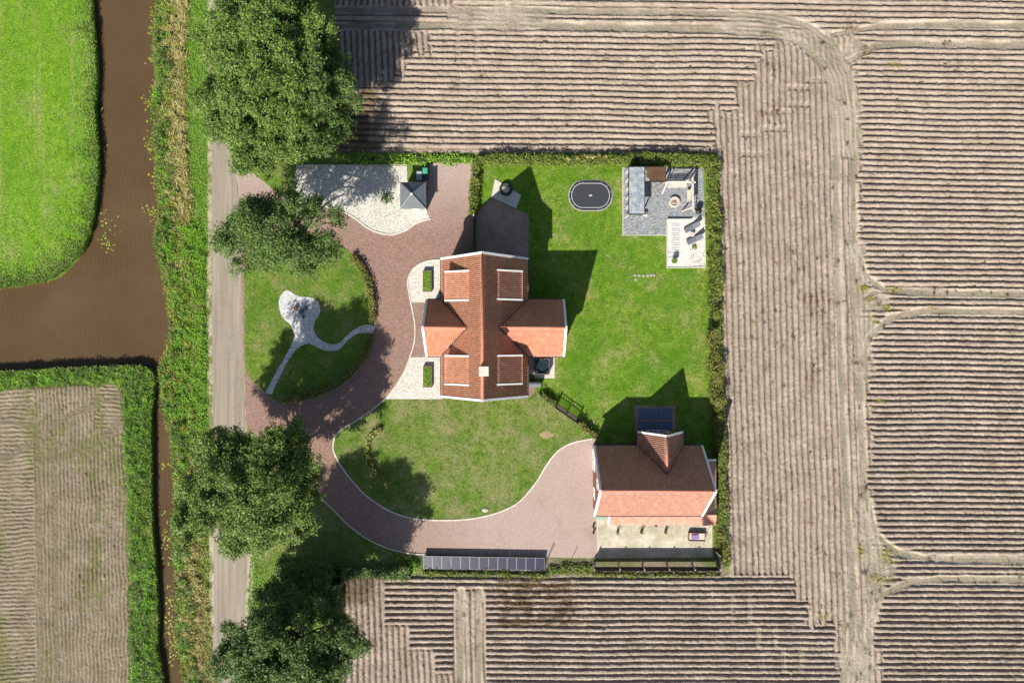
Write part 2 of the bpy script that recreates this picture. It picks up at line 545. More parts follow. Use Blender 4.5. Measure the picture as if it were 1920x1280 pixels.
MT['grey_roof'] = noisy('grey_sheet_roof', [(0.36, (0.15, 0.175, 0.20)), (0.5, (0.25, 0.275, 0.30)), (0.62, (0.42, 0.44, 0.45))], 1.2, 5, 0.4, rough=0.5, bd=0.004)
MT['rust_roof'] = noisy('rusty_sheet_roof', [(0.3, (0.07, 0.035, 0.02)), (0.5, (0.10, 0.052, 0.03)), (0.7, (0.15, 0.09, 0.055))], 0.8, 6, 0.35, rough=0.6, bd=0.003)
MT['fabric_grey'] = plain('grey_fabric', (0.12, 0.135, 0.15), 0.8, var=0.15)
MT['terracotta'] = plain('terracotta', (0.36, 0.17, 0.10), 0.8)
MT['pink_top'] = plain('pinkish_tabletop', (0.55, 0.42, 0.38), 0.6)
MT['plank'] = plain('grey_plank', (0.40, 0.40, 0.41), 0.8, var=0.2, scale=8)
MT['tub_shell'] = plain('tub_shell', (0.03, 0.032, 0.036), 0.25, var=0.2)
MT['tub_rim'] = plain('tub_rim', (0.075, 0.08, 0.09), 0.3, var=0.1)
MT['green_plastic'] = plain('green_plastic', (0.05, 0.30, 0.18), 0.45)
MT['green_paint'] = plain('pale_green_paint', (0.25, 0.42, 0.33), 0.5)
MT['navy_plastic'] = plain('navy_plastic', (0.025, 0.04, 0.075), 0.45)
MT['grey_plastic'] = plain('grey_plastic', (0.30, 0.31, 0.32), 0.5)
MT['red_plastic'] = plain('orange_red_plastic', (0.50, 0.12, 0.05), 0.5)
MT['red_paint'] = plain('red_paint', (0.42, 0.04, 0.035), 0.5)
MT['purple'] = plain('purple_cushion', (0.22, 0.16, 0.33), 0.8, var=0.35, scale=12)
MT['stone'] = noisy('field_stone', [(0.3, (0.24, 0.22, 0.19)), (0.7, (0.40, 0.37, 0.32))], 3, 14, 0.5, bd=0.02)
MT['ash'] = noisy('pale_ash', [(0.3, (0.42, 0.36, 0.30)), (0.7, (0.62, 0.57, 0.5))], 3, 14, 0.5, bd=0.03)
MT['bark'] = noisy('tree_bark', [(0.3, (0.06, 0.05, 0.04)), (0.7, (0.14, 0.12, 0.10))], 2, 14, 0.5, bd=0.03)
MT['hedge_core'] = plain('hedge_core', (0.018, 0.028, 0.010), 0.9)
MT['soil'] = noisy('garden_soil', [(0.3, (0.08, 0.06, 0.045)), (0.7, (0.15, 0.115, 0.085))], 1.5, 9, 0.5, bd=0.03)

# ---- water
def water_mat():
    m, nt, b = new_mat('brown_water')
    nt.links.new(ramp(nt, noise(nt, 0.11, 4, 0.6), [(0.36, (0.076, 0.048, 0.024)), (0.7, (0.096, 0.064, 0.034))]), b.inputs['Base Color'])
    b.inputs['Specular IOR Level'].default_value = 0.25
    b.inputs['Roughness'].default_value = 0.12
    b.inputs['IOR'].default_value = 1.33
    tc = nt.nodes.new('ShaderNodeTexCoord')
    wv = nt.nodes.new('ShaderNodeTexWave')
    wv.inputs['Scale'].default_value = 0.55
    wv.inputs['Distortion'].default_value = 9.0
    wv.inputs['Detail'].default_value = 3.0
    wv.inputs['Detail Scale'].default_value = 0.6
    nt.links.new(tc.outputs['Object'], wv.inputs['Vector'])
    amp = ramp(nt, noise(nt, 0.07, 2, 0.5), [(0.4, (0.05, 0.05, 0.05)), (0.6, (1, 1, 1))])
    h = math_n(nt, 'MULTIPLY', wv.outputs[1], amp)
    h = math_n(nt, 'ADD', h, math_n(nt, 'MULTIPLY', noise(nt, 3.0, 3, 0.6), 0.5))
    bump(nt, b, h, 0.03, 0.6)
    return m
MT['water'] = water_mat()

# ---- ploughed soil: colour masks come with the mesh (r = wheel tracks, stubble furrows; g = weeds, painted furrow shade)
def soil_mat(name, c0, c1, c2, track, weed):
    m, nt, b = new_mat(name)
    n1 = noise(nt, 0.5, 5, 0.7)
    n2 = noise(nt, 8.0, 4, 0.8)
    f = math_n(nt, 'ADD', math_n(nt, 'MULTIPLY', n1, 0.45), math_n(nt, 'MULTIPLY', n2, 0.55))
    c = ramp(nt, f, [(0.32, c0), (0.5, c1), (0.66, c2)])
    at = nt.nodes.new('ShaderNodeAttribute'); at.attribute_name = 'mask'
    sp = nt.nodes.new('ShaderNodeSeparateColor')
    nt.links.new(at.outputs['Color'], sp.inputs[0])
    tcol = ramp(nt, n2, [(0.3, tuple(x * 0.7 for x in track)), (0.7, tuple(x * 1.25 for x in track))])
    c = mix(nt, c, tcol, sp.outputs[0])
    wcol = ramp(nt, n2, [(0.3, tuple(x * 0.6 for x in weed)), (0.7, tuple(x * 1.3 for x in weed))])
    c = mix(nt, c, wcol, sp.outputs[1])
    c = mix(nt, c, (0.50, 0.44, 0.345), sp.outputs[2])
    nt.links.new(c, b.inputs['Base Color'])
    b.inputs['Roughness'].default_value = 0.95
    b.inputs['Specular IOR Level'].default_value = 0.1
    bump(nt, b, n2, 0.09)
    return m
MT['field'] = soil_mat('ridged_soil', (0.19, 0.148, 0.112), (0.33, 0.267, 0.215), (0.475, 0.395, 0.327), (0.245, 0.218, 0.155), (0.095, 0.07, 0.036))  # last colour: weeds, darkened to stand for furrow shade too
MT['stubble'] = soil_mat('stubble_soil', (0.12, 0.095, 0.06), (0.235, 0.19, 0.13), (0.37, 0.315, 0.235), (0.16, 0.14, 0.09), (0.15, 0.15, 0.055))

# ---- roof tiles: colour differs from tile to tile through the face attribute
def tile_mat(name, stops, rough=0.55):
    m, nt, b = new_mat(name)
    at = nt.nodes.new('ShaderNodeAttribute'); at.attribute_name = 'tile'
    f = math_n(nt, 'ADD', math_n(nt, 'MULTIPLY', at.outputs['Fac'], 0.25), math_n(nt, 'MULTIPLY', noise(nt, 1.3, 5, 0.75), 0.75))
    c = ramp(nt, f, stops)
    c = mix(nt, c, (0.30, 0.22, 0.16), ramp(nt, noise(nt, 1.6, 5, 0.75), [(0.62, (0, 0, 0)), (0.80, (0.3, 0.3, 0.3))]))
    nt.links.new(c, b.inputs['Base Color'])
    b.inputs['Roughness'].default_value = rough
    b.inputs['Specular IOR Level'].default_value = 0.35
    return m
MT['tiles'] = tile_mat('clay_pantiles', [(0.25, (0.37, 0.16, 0.095)), (0.5, (0.46, 0.21, 0.13)), (0.75, (0.55, 0.275, 0.18))])
MT['tiles_barn'] = tile_mat('barn_pantiles', [(0.25, (0.34, 0.165, 0.12)), (0.5, (0.42, 0.215, 0.16)), (0.75, (0.50, 0.30, 0.225))])
MT['ridge'] = noisy('ridge_tiles', [(0.3, (0.34, 0.12, 0.075)), (0.7, (0.48, 0.20, 0.13))], 1.5, 6, 0.5, rough=0.6, bd=0.004)

# ---- foliage
MT['leaf'] = leafy('oak_leaves', [(0.08, (0.0301, 0.0771, 0.0093)), (0.4, (0.0903, 0.1594, 0.0229)), (0.7, (0.1705, 0.2448, 0.0467)), (0.95, (0.311, 0.3594, 0.1105))], trans=0.1)
MT['leaf_dark'] = leafy('dark_leaves', [(0.08, (0.0238, 0.0624, 0.0093)), (0.5, (0.0762, 0.1406, 0.0255)), (0.95, (0.2094, 0.2772, 0.0723))], trans=0.1)
MT['hedge'] = leafy('hedge_leaves', [(0.05, (0.05, 0.085, 0.012)), (0.4, (0.12, 0.18, 0.022)), (0.7, (0.21, 0.25, 0.045)), (0.95, (0.33, 0.24, 0.07))])
MT['hedge_rust'] = leafy('turning_hedge_leaves', [(0.05, (0.06, 0.085, 0.016)), (0.4, (0.14, 0.17, 0.03)), (0.7, (0.25, 0.23, 0.055)), (0.95, (0.38, 0.21, 0.07))])
MT['box_green'] = leafy('box_leaves', [(0.05, (0.07, 0.17, 0.010)), (0.5, (0.16, 0.31, 0.02)), (0.95, (0.30, 0.44, 0.06))], trans=0.1)
MT['g_lawn'] = leafy('lawn_blades', [(0.1, (0.06, 0.13, 0.010)), (0.5, (0.13, 0.22, 0.025)), (0.9, (0.24, 0.31, 0.07))], trans=0.3)
MT['g_dry'] = leafy('dry_lawn_blades', [(0.1, (0.06, 0.10, 0.014)), (0.45, (0.12, 0.165, 0.035)), (0.75, (0.21, 0.215, 0.08)), (0.95, (0.34, 0.29, 0.17))], trans=0.3)
MT['g_meadow'] = leafy('meadow_blades', [(0.1, (0.08, 0.17, 0.012)), (0.5, (0.16, 0.27, 0.03)), (0.9, (0.28, 0.36, 0.09))], trans=0.3)
MT['g_dark'] = leafy('bank_leaves', [(0.1, (0.03, 0.08, 0.012)), (0.5, (0.09, 0.17, 0.025)), (0.9, (0.22, 0.31, 0.07))], trans=0.15)
MT['g_bright'] = leafy('fresh_bank_grass', [(0.1, (0.06, 0.19, 0.008)), (0.5, (0.15, 0.33, 0.018)), (0.9, (0.29, 0.45, 0.06))], trans=0.15)
MT['g_straw'] = leafy('straw_grass', [(0.1, (0.22, 0.19, 0.05)), (0.5, (0.44, 0.385, 0.14)), (0.9, (0.64, 0.56, 0.27))], trans=0.15)
MT['g_olive'] = leafy('olive_weeds', [(0.1, (0.10, 0.13, 0.02)), (0.5, (0.24, 0.28, 0.05)), (0.9, (0.44, 0.43, 0.13))], trans=0.15)
MT['g_brown'] = leafy('withered_weeds', [(0.1, (0.07, 0.035, 0.012)), (0.5, (0.16, 0.08, 0.028)), (0.9, (0.28, 0.16, 0.055))], trans=0.2)
MT['g_dead'] = leafy('dead_haulm', [(0.1, (0.035, 0.024, 0.012)), (0.5, (0.075, 0.05, 0.02)), (0.9, (0.14, 0.10, 0.04))], trans=0.1)
MT['g_yellow'] = leafy('yellow_weeds', [(0.1, (0.176, 0.187, 0.022)), (0.5, (0.33, 0.308, 0.044)), (0.9, (0.506, 0.44, 0.077))], trans=0.3)
MT['pad_lily'] = leafy('lily_leaves', [(0.1, (0.14, 0.20, 0.02)), (0.6, (0.28, 0.34, 0.04)), (0.95, (0.42, 0.34, 0.06))], trans=0.1)

# ------------------------------------------------------------------ scatter builders (real geometry, one mesh each)
def pts_in(poly, dens, seed):
    r = np.random.default_rng(seed)
    P = np.array(poly, dtype=float)
    x0, y0 = P.min(0); x1, y1 = P.max(0)
    n = int((x1 - x0) * (y1 - y0) / PPM ** 2 * dens)
    x = r.uniform(x0, x1, n); y = r.uniform(y0, y1, n)
    k = inside(x, y, poly)
    return x[k], y[k], r

def blades(name, px, py, r, lmin, lmax, w, mat, z0=0.0, tmin=0.5, tmax=1.35, kind='stuff', parent=None, curl=True, zvar=0.0):
    n = len(px)
    x = (px - 960) / PPM; y = (640 - py) / PPM
    a = r.uniform(0, 2 * math.pi, n); t = r.uniform(tmin, tmax, n)
    L = r.uniform(lmin, lmax, n); ww = w * r.uniform(0.6, 1.4, n)
    z = np.full(n, z0) + r.uniform(0, 1, n) * zvar
    dx = np.sin(t) * np.cos(a); dy = np.sin(t) * np.sin(a); dz = np.cos(t)
    p = np.stack([x, y, z], 1)
    side = np.stack([-np.sin(a), np.cos(a), np.zeros(n)], 1) * (ww / 2)[:, None]
    d = np.stack([dx, dy, dz], 1) * L[:, None]
    droop = np.zeros((n, 3)); droop[:, 2] = -0.25 * L * np.sin(t)
    v = np.empty((n, 4, 3))
    v[:, 0] = p - side * 0.5
    v[:, 1] = p + d * 0.5 + side
    v[:, 2] = p + d + droop
    v[:, 3] = p + d * 0.5 - side
    v[:, 1:, 2] = np.maximum(v[:, 1:, 2], z0 + 0.015)
    f = np.arange(n * 4).reshape(n, 4)
    return np_mesh(name, v.reshape(-1, 3), f, mat, parent, kind=kind)

def tufts(name, poly, dens, lmin, lmax, w, mat, z0=0.0, seed=1, keep=None, **kw):
    x, y, r = pts_in(poly, dens, seed)
    if keep is not None:
        k = keep(x, y, r)
        x, y = x[k], y[k]
    return blades(name, x, y, r, lmin, lmax, w, mat, z0, **kw)

def leaves_mesh(pos, nrm, size, r, aspect=1.5):
    """leaf quads: pos (n,3), nrm (n,3)"""
    n = len(pos)
    nrm = nrm / np.linalg.norm(nrm, axis=1)[:, None]
    ref = r.normal(size=(n, 3))
    t = np.cross(nrm, ref); t /= np.linalg.norm(t, axis=1)[:, None] + 1e-9
    b = np.cross(nrm, t)
    s = size[:, None]
    v = np.empty((n, 4, 3))
    v[:, 0] = pos - t * s * aspect / 2
    v[:, 1] = pos + b * s / 2 + nrm * s * 0.12
    v[:, 2] = pos + t * s * aspect / 2
    v[:, 3] = pos - b * s / 2 + nrm * s * 0.12
    return v.reshape(-1, 3), np.arange(n * 4).reshape(n, 4)

def tree(name, label, base, cen, rad, zc, rz, seed, nblob=85, leaf=0.215, per=680, mat='leaf', group='trees along the road'):
    """base, cen in metres (x, y); rad = (rx, ry)"""
    r = np.random.default_rng(seed)
    root = thing(name, label, 'tree', (base[0], base[1], 0), group)
    rx, ry = rad
    cx, cy = cen
    # lumpy outline
    ph = r.uniform(0, 6.28, 6); am = r.uniform(0.03, 0.10, 6)
    def lump(a): return 1 + sum(am[k] * math.sin((k + 2) * a + ph[k]) for k in range(6))
    blobs = []
    for i in range(nblob):
        a = r.uniform(0, 2 * math.pi)
        u = r.uniform(-0.45, 1.0)
        c = math.sqrt(max(0.0, 1 - u * u))
        k = r.uniform(0.60, 0.93) if i % 5 else r.uniform(0.2, 0.6)
        l = lump(a)
        br = r.uniform(0.75, 1.7) * (0.75 if k > 0.8 else 1.0)
        blobs.append((cx + rx * l * k * c * math.cos(a), cy + ry * l * k * c * math.sin(a), zc + rz * k * u, br))
    # trunk and limbs
    m = M()
    top = Vector((cx * 0.7 + base[0] * 0.3, cy * 0.7 + base[1] * 0.3, zc))
    b0 = Vector((base[0], base[1], 0))
    m.tube([b0, b0 + Vector((0, 0, 0.5)), b0.lerp(top, 0.35), b0.lerp(top, 0.7), top], [0.62, 0.46, 0.40, 0.30, 0.16], 10)
    m.build('trunk', MT['bark'], root, smooth=True)
    lm = M()
    for bx, by, bz, br in blobs[::3]:
        e = Vector((bx, by, bz))
        st = b0.lerp(top, r.uniform(0.4, 0.95))
        mid = st.lerp(e, 0.5) + Vector((r.uniform(-.4, .4), r.uniform(-.4, .4), r.uniform(0.1, 0.8)))
        lm.tube([st, mid, e], [0.17, 0.10, 0.04], 5, cap=False)
    lm.build('limbs', MT['bark'], root, smooth=True)
    P = []; N = []; S = []
    for bx, by, bz, br in blobs:
        # each clump is a handful of twigs, each twig a spray of leaves
        ntw = int(26 * br * br ** 0.3)
        d = r.normal(size=(ntw, 3)); d /= np.linalg.norm(d, axis=1)[:, None]
        d[:, 2] = np.where(d[:, 2] < -0.35, -d[:, 2], d[:, 2])
        rr = br * r.uniform(0.45, 1.12, ntw)
        tw = np.array([bx, by, bz]) + d * rr[:, None] * np.array([1.05, 1.05, 0.85])
        k = max(4, int(per / 26))
        tp = np.repeat(tw, k, 0) + r.normal(size=(ntw * k, 3)) * np.array([0.22, 0.22, 0.12])
        nn = np.repeat(d, k, 0) * 0.55 + r.normal(size=(ntw * k, 3)) * 0.55 + np.array([0, 0, 0.65])
        P.append(tp); N.append(nn)
        S.append(r.uniform(0.6, 1.25, ntw * k) * leaf)
    P = np.concatenate(P); N = np.concatenate(N); S = np.concatenate(S)
    v, f = leaves_mesh(P, N, S, r, 1.5)
    v = v.reshape(-1, 4, 3)[:, :3].reshape(-1, 3); f = np.arange(len(v)).reshape(-1, 3)
    np_mesh('crown', v, f, MT[mat], root)
    return root

def hedge(name, label, line, width, height, mat, seed, dens=170, leaf=0.13, cat='hedge', group='garden hedges', wob=0.25, jit=0.12, base=0.0):
    """line in survey grid; leafy strip with an opaque twiggy core"""
    r = np.random.default_rng(seed)
    pts = [Vector((*W(*p), 0)) for p in line]
    root = thing(name, label, cat, tuple(pts[len(pts) // 2]), group)
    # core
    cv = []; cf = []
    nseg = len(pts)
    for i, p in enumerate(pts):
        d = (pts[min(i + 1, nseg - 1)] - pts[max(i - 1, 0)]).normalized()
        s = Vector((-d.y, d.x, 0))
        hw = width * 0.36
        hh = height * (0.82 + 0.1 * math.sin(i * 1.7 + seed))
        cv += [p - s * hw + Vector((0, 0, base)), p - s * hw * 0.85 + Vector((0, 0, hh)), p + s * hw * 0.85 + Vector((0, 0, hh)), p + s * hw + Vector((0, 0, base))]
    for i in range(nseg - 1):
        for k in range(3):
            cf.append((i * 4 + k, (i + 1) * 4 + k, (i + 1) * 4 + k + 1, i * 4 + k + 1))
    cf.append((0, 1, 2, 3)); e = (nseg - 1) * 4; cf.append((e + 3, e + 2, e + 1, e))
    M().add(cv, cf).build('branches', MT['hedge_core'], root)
    segl = [(pts[i + 1] - pts[i]).length for i in range(nseg - 1)]
    tot = sum(segl)
    n = int(tot * (width + 2 * height * 0.6) * dens)
    cum = np.concatenate([[0], np.cumsum(segl)])
    s = r.uniform(0, tot, n)
    i = np.clip(np.searchsorted(cum, s) - 1, 0, nseg - 2)
    A = np.array([tuple(p) for p in pts])
    t = (s - cum[i]) / np.array(segl)[i]
    c = A[i] * (1 - t)[:, None] + A[i + 1] * t[:, None]
    dirv = (A[i + 1] - A[i]) / np.array(segl)[i][:, None]
    perp = np.stack([-dirv[:, 1], dirv[:, 0], np.zeros(n)], 1)
    thick = 1 + wob * ((vnoise(c[:, 0], c[:, 1], 0.9, 3) * 2 - 1) * 1.1 + (vnoise(c[:, 0], c[:, 1], 0.35, 6) * 2 - 1) * 0.5)
    hk = 1 + wob * (vnoise(c[:, 0], c[:, 1], 0.7, 5) * 2 - 1)
    # walk round the cross-section: up one side, over the top, down the other
    q = r.uniform(-1, 1, n)
    L1 = height * 0.6; L2 = width / 2
    qq = np.abs(q) * (L1 + L2)
    top = qq < L2
    off = np.where(top, qq, L2) * np.sign(q) * thick
    z = np.where(top, height, height - (qq - L2) / 0.6) * hk
    nrm = np.where(top[:, None], np.array([0, 0, 1.0]), perp * np.sign(q)[:, None]) + r.normal(size=(n, 3)) * 0.5 + np.array([0, 0, 0.35])
    pos = c + perp * off[:, None]
    pos[:, 2] = np.maximum(z, base + 0.03)
    pos += r.normal(size=(n, 3)) * jit
    v, f = leaves_mesh(pos, nrm, r.uniform(0.6, 1.4, n) * leaf, r, 1.6)
    np_mesh('foliage', v, f, MT[mat], root)
    return root

def shrub(name, label, c, rad, h, mat, seed, n=260, leaf=0.12, cat='shrub', group=None, z0=0.0):
    r = np.random.default_rng(seed)
    root = thing(name, label, cat, (c[0], c[1], z0), group)
    M().tube([(c[0], c[1], z0), (c[0], c[1], z0 + h * 0.6)], [0.04, 0.02], 5).build('stem', MT['bark'], root)
    d = r.normal(size=(n, 3)); d /= np.linalg.norm(d, axis=1)[:, None]
    rr = r.uniform(0.35, 1.05, n)
    p = d * rr[:, None] * np.array([rad, rad, h / 2]) + np.array([c[0], c[1], z0 + h / 2])
    p[:, 2] = np.maximum(p[:, 2], z0 + 0.04)
    v, f = leaves_mesh(p, d + r.normal(size=(n, 3)) * 0.5 + np.array([0, 0, 0.5]), r.uniform(0.6, 1.4, n) * leaf, r)
    np_mesh('foliage', v, f, MT[mat], root)
    return root

# ------------------------------------------------------------------ THE SETTING: water and land
M().poly([(-200, -200, -0.85), (-30, -200, -0.85), (-30, 200, -0.85), (-200, 200, -0.85)]).build('canal_water', MT['water'], kind='structure')
M().poly([(-700, -700, -2.2), (700, -700, -2.2), (700, 700, -2.2), (-700, 700, -2.2)]).build('ground', MT['rough_soil'], kind='structure')

bank_edge = [(292, -700), (292, -300), (292, 0), (290, 40), (286, 100), (291, 150), (284, 200), (289, 260), (294, 330), (297, 400), (290, 440), (293, 480), (303, 510), (313, 560), (319, 610), (313, 650), (302, 675), (298, 700),
             (301, 730), (304, 765), (314, 800), (322, 850), (326, 900), (327, 960), (322, 1010), (326, 1060), (331, 1120), (331, 1180), (335, 1230), (345, 1280), (352, 1500), (350, 2000)]
be = spline(bank_edge, False, 6)
sheet('riverbank', be + [(4000, 2000), (4000, -700)], 0.0, MT['verge'], thick=1.6)
meadow_edge = [(166, -700), (168, -300), (170, 0), (174, 60), (179, 140), (175, 200), (179, 260), (181, 320), (175, 380), (166, 430), (151, 470), (130, 495), (100, 520), (60, 529), (20, 535), (-20, 538), (-70, 541), (-150, 543), (-300, 545), (-700, 548), (-1500, 550)]
me_ = spline(meadow_edge, False, 6)
meadow_poly = me_ + [(-1500, -700)]
sheet('meadow', meadow_poly, 0.02, MT['meadow'], thick=1.6)
low_edge = [(-1500, 705), (-300, 700), (0, 697), (100, 691), (200, 688), (255, 685), (275, 690), (288, 706), (285, 740), (281, 780), (282, 830), (282, 880), (283, 960), (285, 1000), (289, 1060), (292, 1100), (295, 1160), (293, 1220), (303, 1280), (314, 1500), (318, 2000)]
le = spline(low_edge, False, 6)
sheet('field_bank', le + [(-1500, 2000)], 0.0, MT['verge'], thick=1.6)

# ------------------------------------------------------------------ ridged potato field (height field)
TRACKS = [
    [(560, 20), (860, 20), (1000, 22), (1200, 24), (1350, 26), (1450, 32), (1520, 52), (1565, 90), (1590, 150), (1598, 230), (1600, 400), (1600, 540), (1607, 640), (1612, 760), (1618, 900), (1628, 1050), (1632, 1150), (1622, 1230), (1605, 1300), (1600, 1400)],
    [(560, 50), (860, 50), (1000, 50), (1200, 54), (1350, 58), (1450, 66), (1500, 82), (1540, 118), (1560, 170), (1566, 260), (1567, 400), (1570, 560), (1576, 700), (1582, 860), (1592, 1000), (1600, 1120), (1594, 1220), (1575, 1300), (1570, 1400)],
    [(1560, 66), (1650, 50), (1750, 48), (1920, 50), (2020, 51)],
    [(1590, 115), (1640, 88), (1700, 84), (1920, 88), (2020, 89)],
    [(1604, 470), (1622, 520), (1660, 545), (1720, 549), (1920, 553), (2020, 554)],
    [(1610, 690), (1630, 630), (1670, 595), (1730, 583), (1920, 585), (2020, 585)],
    [(1622, 930), (1640, 1000), (1680, 1035), (1740, 1047), (1920, 1050), (2020, 1050)],
    [(1632, 1170), (1650, 1115), (1700, 1092), (1760, 1084), (1920, 1086), (2020, 1086)],
    [(865, 1106), (864, 1400)], [(898, 1106), (897, 1400)],
]
HUBS = [(1600, 90, 30), (1645, 565, 32), (1652, 1065, 34), (1606, 1240, 40), (950, 32, 44)]

def build_field():
    stp = 0.106 * PPM
    xs = np.arange(628, 2012, stp); ys = np.arange(-84, 1366, stp)
    PX, PY = np.meshgrid(xs, ys)
    PX = PX.astype(np.float32); PY = PY.astype(np.float32)
    ex = 1347 + (PY - 290) * 0.026                 # garden boundary on the east
    wx = PX + (vnoise(PX, PY, 90, 1) - 0.5) * 3 + (vnoise(PX, PY, 7, 2) - 0.5) * 1.3
    wy = PY + (vnoise(PX, PY, 110, 3) - 0.5) * 3 + (vnoise(PX, PY, 7, 4) - 0.5) * 1.3
    t = 0.013 - 0.012 * (PY - 150) / 1100
    uh = wy - (PX - 1000) * t - np.maximum(PX - 1600, 0) * 0.006
    uv = wx - 0.031 * (PY - 640)
    # which way the ridges run
    hsh = np.random.default_rng(12).random(600)
    jn = (hsh[np.mod(np.floor(uh / 11.27).astype(int), 600)] - 0.5) * 20 + (vnoise(PX, PY, 6, 5) - 0.5) * 6
    PYj = PY + (hsh[np.mod(np.floor(uv / 11.27).astype(int) + 300, 600)] - 0.5) * 22 + (vnoise(PX, PY, 10, 6) - 0.5) * 5
    stair = np.where(PYj < 90, 1461, np.where(PYj < 155, 1418, np.where(PYj < 205, 1376, 1332))) + jn
    stair_b = np.where(PYj < 1118, 1484, np.where(PYj < 1165, 1512, 1572)) + jn
    trk_r = np.interp(PY, [0, 100, 450, 520, 640, 800, 1000, 1280], [1600, 1608, 1610, 1614, 1622, 1628, 1638, 1650])
    trk_r = trk_r + jn
    vert = (PX > np.where(PY > 1076, stair_b, stair)) & (PX < trk_r) & (PY > 62)
    vl = (PY > 60) & (PY < 165) & (PX < np.where(PYj < 101, 807, np.where(PYj < 147, 761, 716)) + 0.5 * jn)
    vl |= (PY < 12) & (PX < 850)
    vl |= (PY > 1076) & (PX < np.where(PY < 1172, 722, np.where(PY < 1217, 768, np.where(PY < 1262, 817, 860))))
    vert |= vl
    midv = (PX > 850) & (PX < 912) & (PY > 1106)
    vert |= midv
    uh2 = np.where(vert, uv, uh)
    ph = np.mod(uh2 / 11.27, 1.0)
    d = np.abs(ph - 0.5) * 2
    prof = 1 - sstep(0.34, 0.96, d)
    H = np.where(vert, 0.29, 0.32) * (0.88 + 0.24 * vnoise(PX, PY, 26, 6))
    h = prof * H
    # the west field edge gets broken ridges
    brk = vnoise(PX * np.where(vert, 1, 0.12), PY * np.where(vert, 0.12, 1), 11, 7)
    h *= 0.88 + 0.18 * brk
    track = np.zeros_like(PX); sand = np.zeros_like(PX)
    for line in TRACKS:
        bx = np.array(line)
        dd, al, sd = dist_line(PX, PY, line)
        wob = (vnoise(PX, PY, 25, 2) - 0.5) * 4
        k = 1 - sstep(5.8, 9.0, dd + wob)
        chev = 0.5 + 0.5 * np.sin((al + np.abs(sd) * 0.9) * 2 * math.pi / 5.2)
        h = h * (1 - k) + k * (0.02 + 0.10 * chev * (0.35 + 0.65 * vnoise(PX, PY, 30, 5)) + 0.05 * sstep(3.5, 6.0, dd) )
        track = np.maximum(track, k)
        sand = np.maximum(sand, sstep(3.5, 6.0, dd + wob) * (1 - sstep(7, 11, dd + wob)) * sstep(0.25, 0.6, vnoise(PX, PY, 40, 7)))
    for line, w0 in (([(1380, 42), (1450, 48), (1505, 64), (1550, 95), (1576, 145), (1586, 215), (1588, 270)], 30), ([(1606, 1180), (1608, 1260), (1600, 1380)], 32), ([(860, 32), (930, 34), (1000, 36)], 26), ([(1603, 470), (1612, 545), (1618, 620), (1622, 690)], 22), ([(1622, 950), (1634, 1040), (1640, 1120)], 22)):
        dd, al, sd = dist_line(PX, PY, line)
        dd = dd + (vnoise(PX, PY, 18, 3) - 0.5) * 14
        k = (1 - sstep(w0 * 0.6, w0, dd)) * (0.55 + 0.45 * sstep(0.3, 0.6, vnoise(PX, PY, 26, 5)))
        groove = 0.5 + 0.5 * np.sin(sd * 2 * math.pi / 8.5 + 3 * vnoise(PX, PY, 40, 2))
        tread = 0.5 + 0.5 * np.sin((al + np.abs(np.mod(sd, 9) - 4.5)) * 2 * math.pi / 5.2)
        h = h * (1 - k) + k * (0.04 + 0.06 * groove + 0.06 * tread)
        track = np.maximum(track, k)
        sand = np.maximum(sand, k * 0.9 * groove * sstep(0.3, 0.7, vnoise(PX, PY, 30, 6)))
    for x, y, rr in HUBS:
        dd = np.hypot(PX - x, (PY - y) * 1.15) + (vnoise(PX, PY, 22, 3) - 0.5) * 22
        k = (1 - sstep(rr * 0.55, rr, dd)) * 0.9
        sand = np.maximum(sand, k * 0.8 * sstep(0.5, 0.75, vnoise(PX, PY * 0.5, 12, 2)))
        rip = 0.5 + 0.5 * np.sin((PX * 0.6 + PY + 6 * vnoise(PX, PY, 14, 1)) * 2 * math.pi / 5.0)
        h = h * (1 - k) + k * (0.05 + 0.09 * rip)
        track = np.maximum(track, k)
    # headland wheelings across the vertical block
    for (x0, x1, y) in ((1508, 1552, 152), (1470, 1520, 166), (1470, 1520, 197), (1432, 1480, 210), (1425, 1480, 243), (1385, 1425, 253), (1385, 1430, 290)):
        k = sstep(x0 - 3, x0 + 3, PX) * (1 - sstep(x1 - 3, x1 + 3, PX)) * (1 - sstep(3.5, 6.5, np.abs(PY - y)))
        h *= 1 - 0.6 * k
        track = np.maximum(track, 0.45 * k)
    for (y0, y1, x) in ((60, 120, 857), (60, 120, 893), (1115, 1175, 1372), (1115, 1175, 1404), (1175, 1215, 1420), (1175, 1215, 1452), (1215, 1262, 1467), (1215, 1262, 1500)):
        k = sstep(y0 - 3, y0 + 3, PY) * (1 - sstep(y1 - 3, y1 + 3, PY)) * (1 - sstep(3.0, 6.5, np.abs(PX - x)))
        h *= 1 - 0.4 * k
        track = np.maximum(track, 0.25 * k)
    # clods
    r = np.random.default_rng(3)
    clod = r.normal(0, 1, PX.shape).astype(np.float32)
    clod = (clod + np.roll(clod, 1, 0) + np.roll(clod, 1, 1)) / 1.7
    h += clod * 0.022 * (1 - 0.4 * track) + (vnoise(PX, PY, 3.5, 1) - 0.5) * 0.07 * (1 - 0.4 * track)
    dg = np.minimum(np.minimum(ex - PX, PY - 284), 1078 - PY)          # >0 inside the garden
    fade = 1 - sstep(-7, 0.5, dg)
    h = h * fade
    z = 0.03 + np.maximum(h, 0) 
    weed = sstep(0.52, 0.80, d) * (0.55 + 0.45 * vnoise(PX, PY, 18, 4)) * np.where(vert, 0.66, 0.62)  # furrow weeds plus shade painted along the furrow bottoms
    patch = 0.6 * sstep(0.66, 0.82, vnoise(PX, PY, 42, 6) * 0.6 + vnoise(PX, PY, 7, 7) * 0.4)
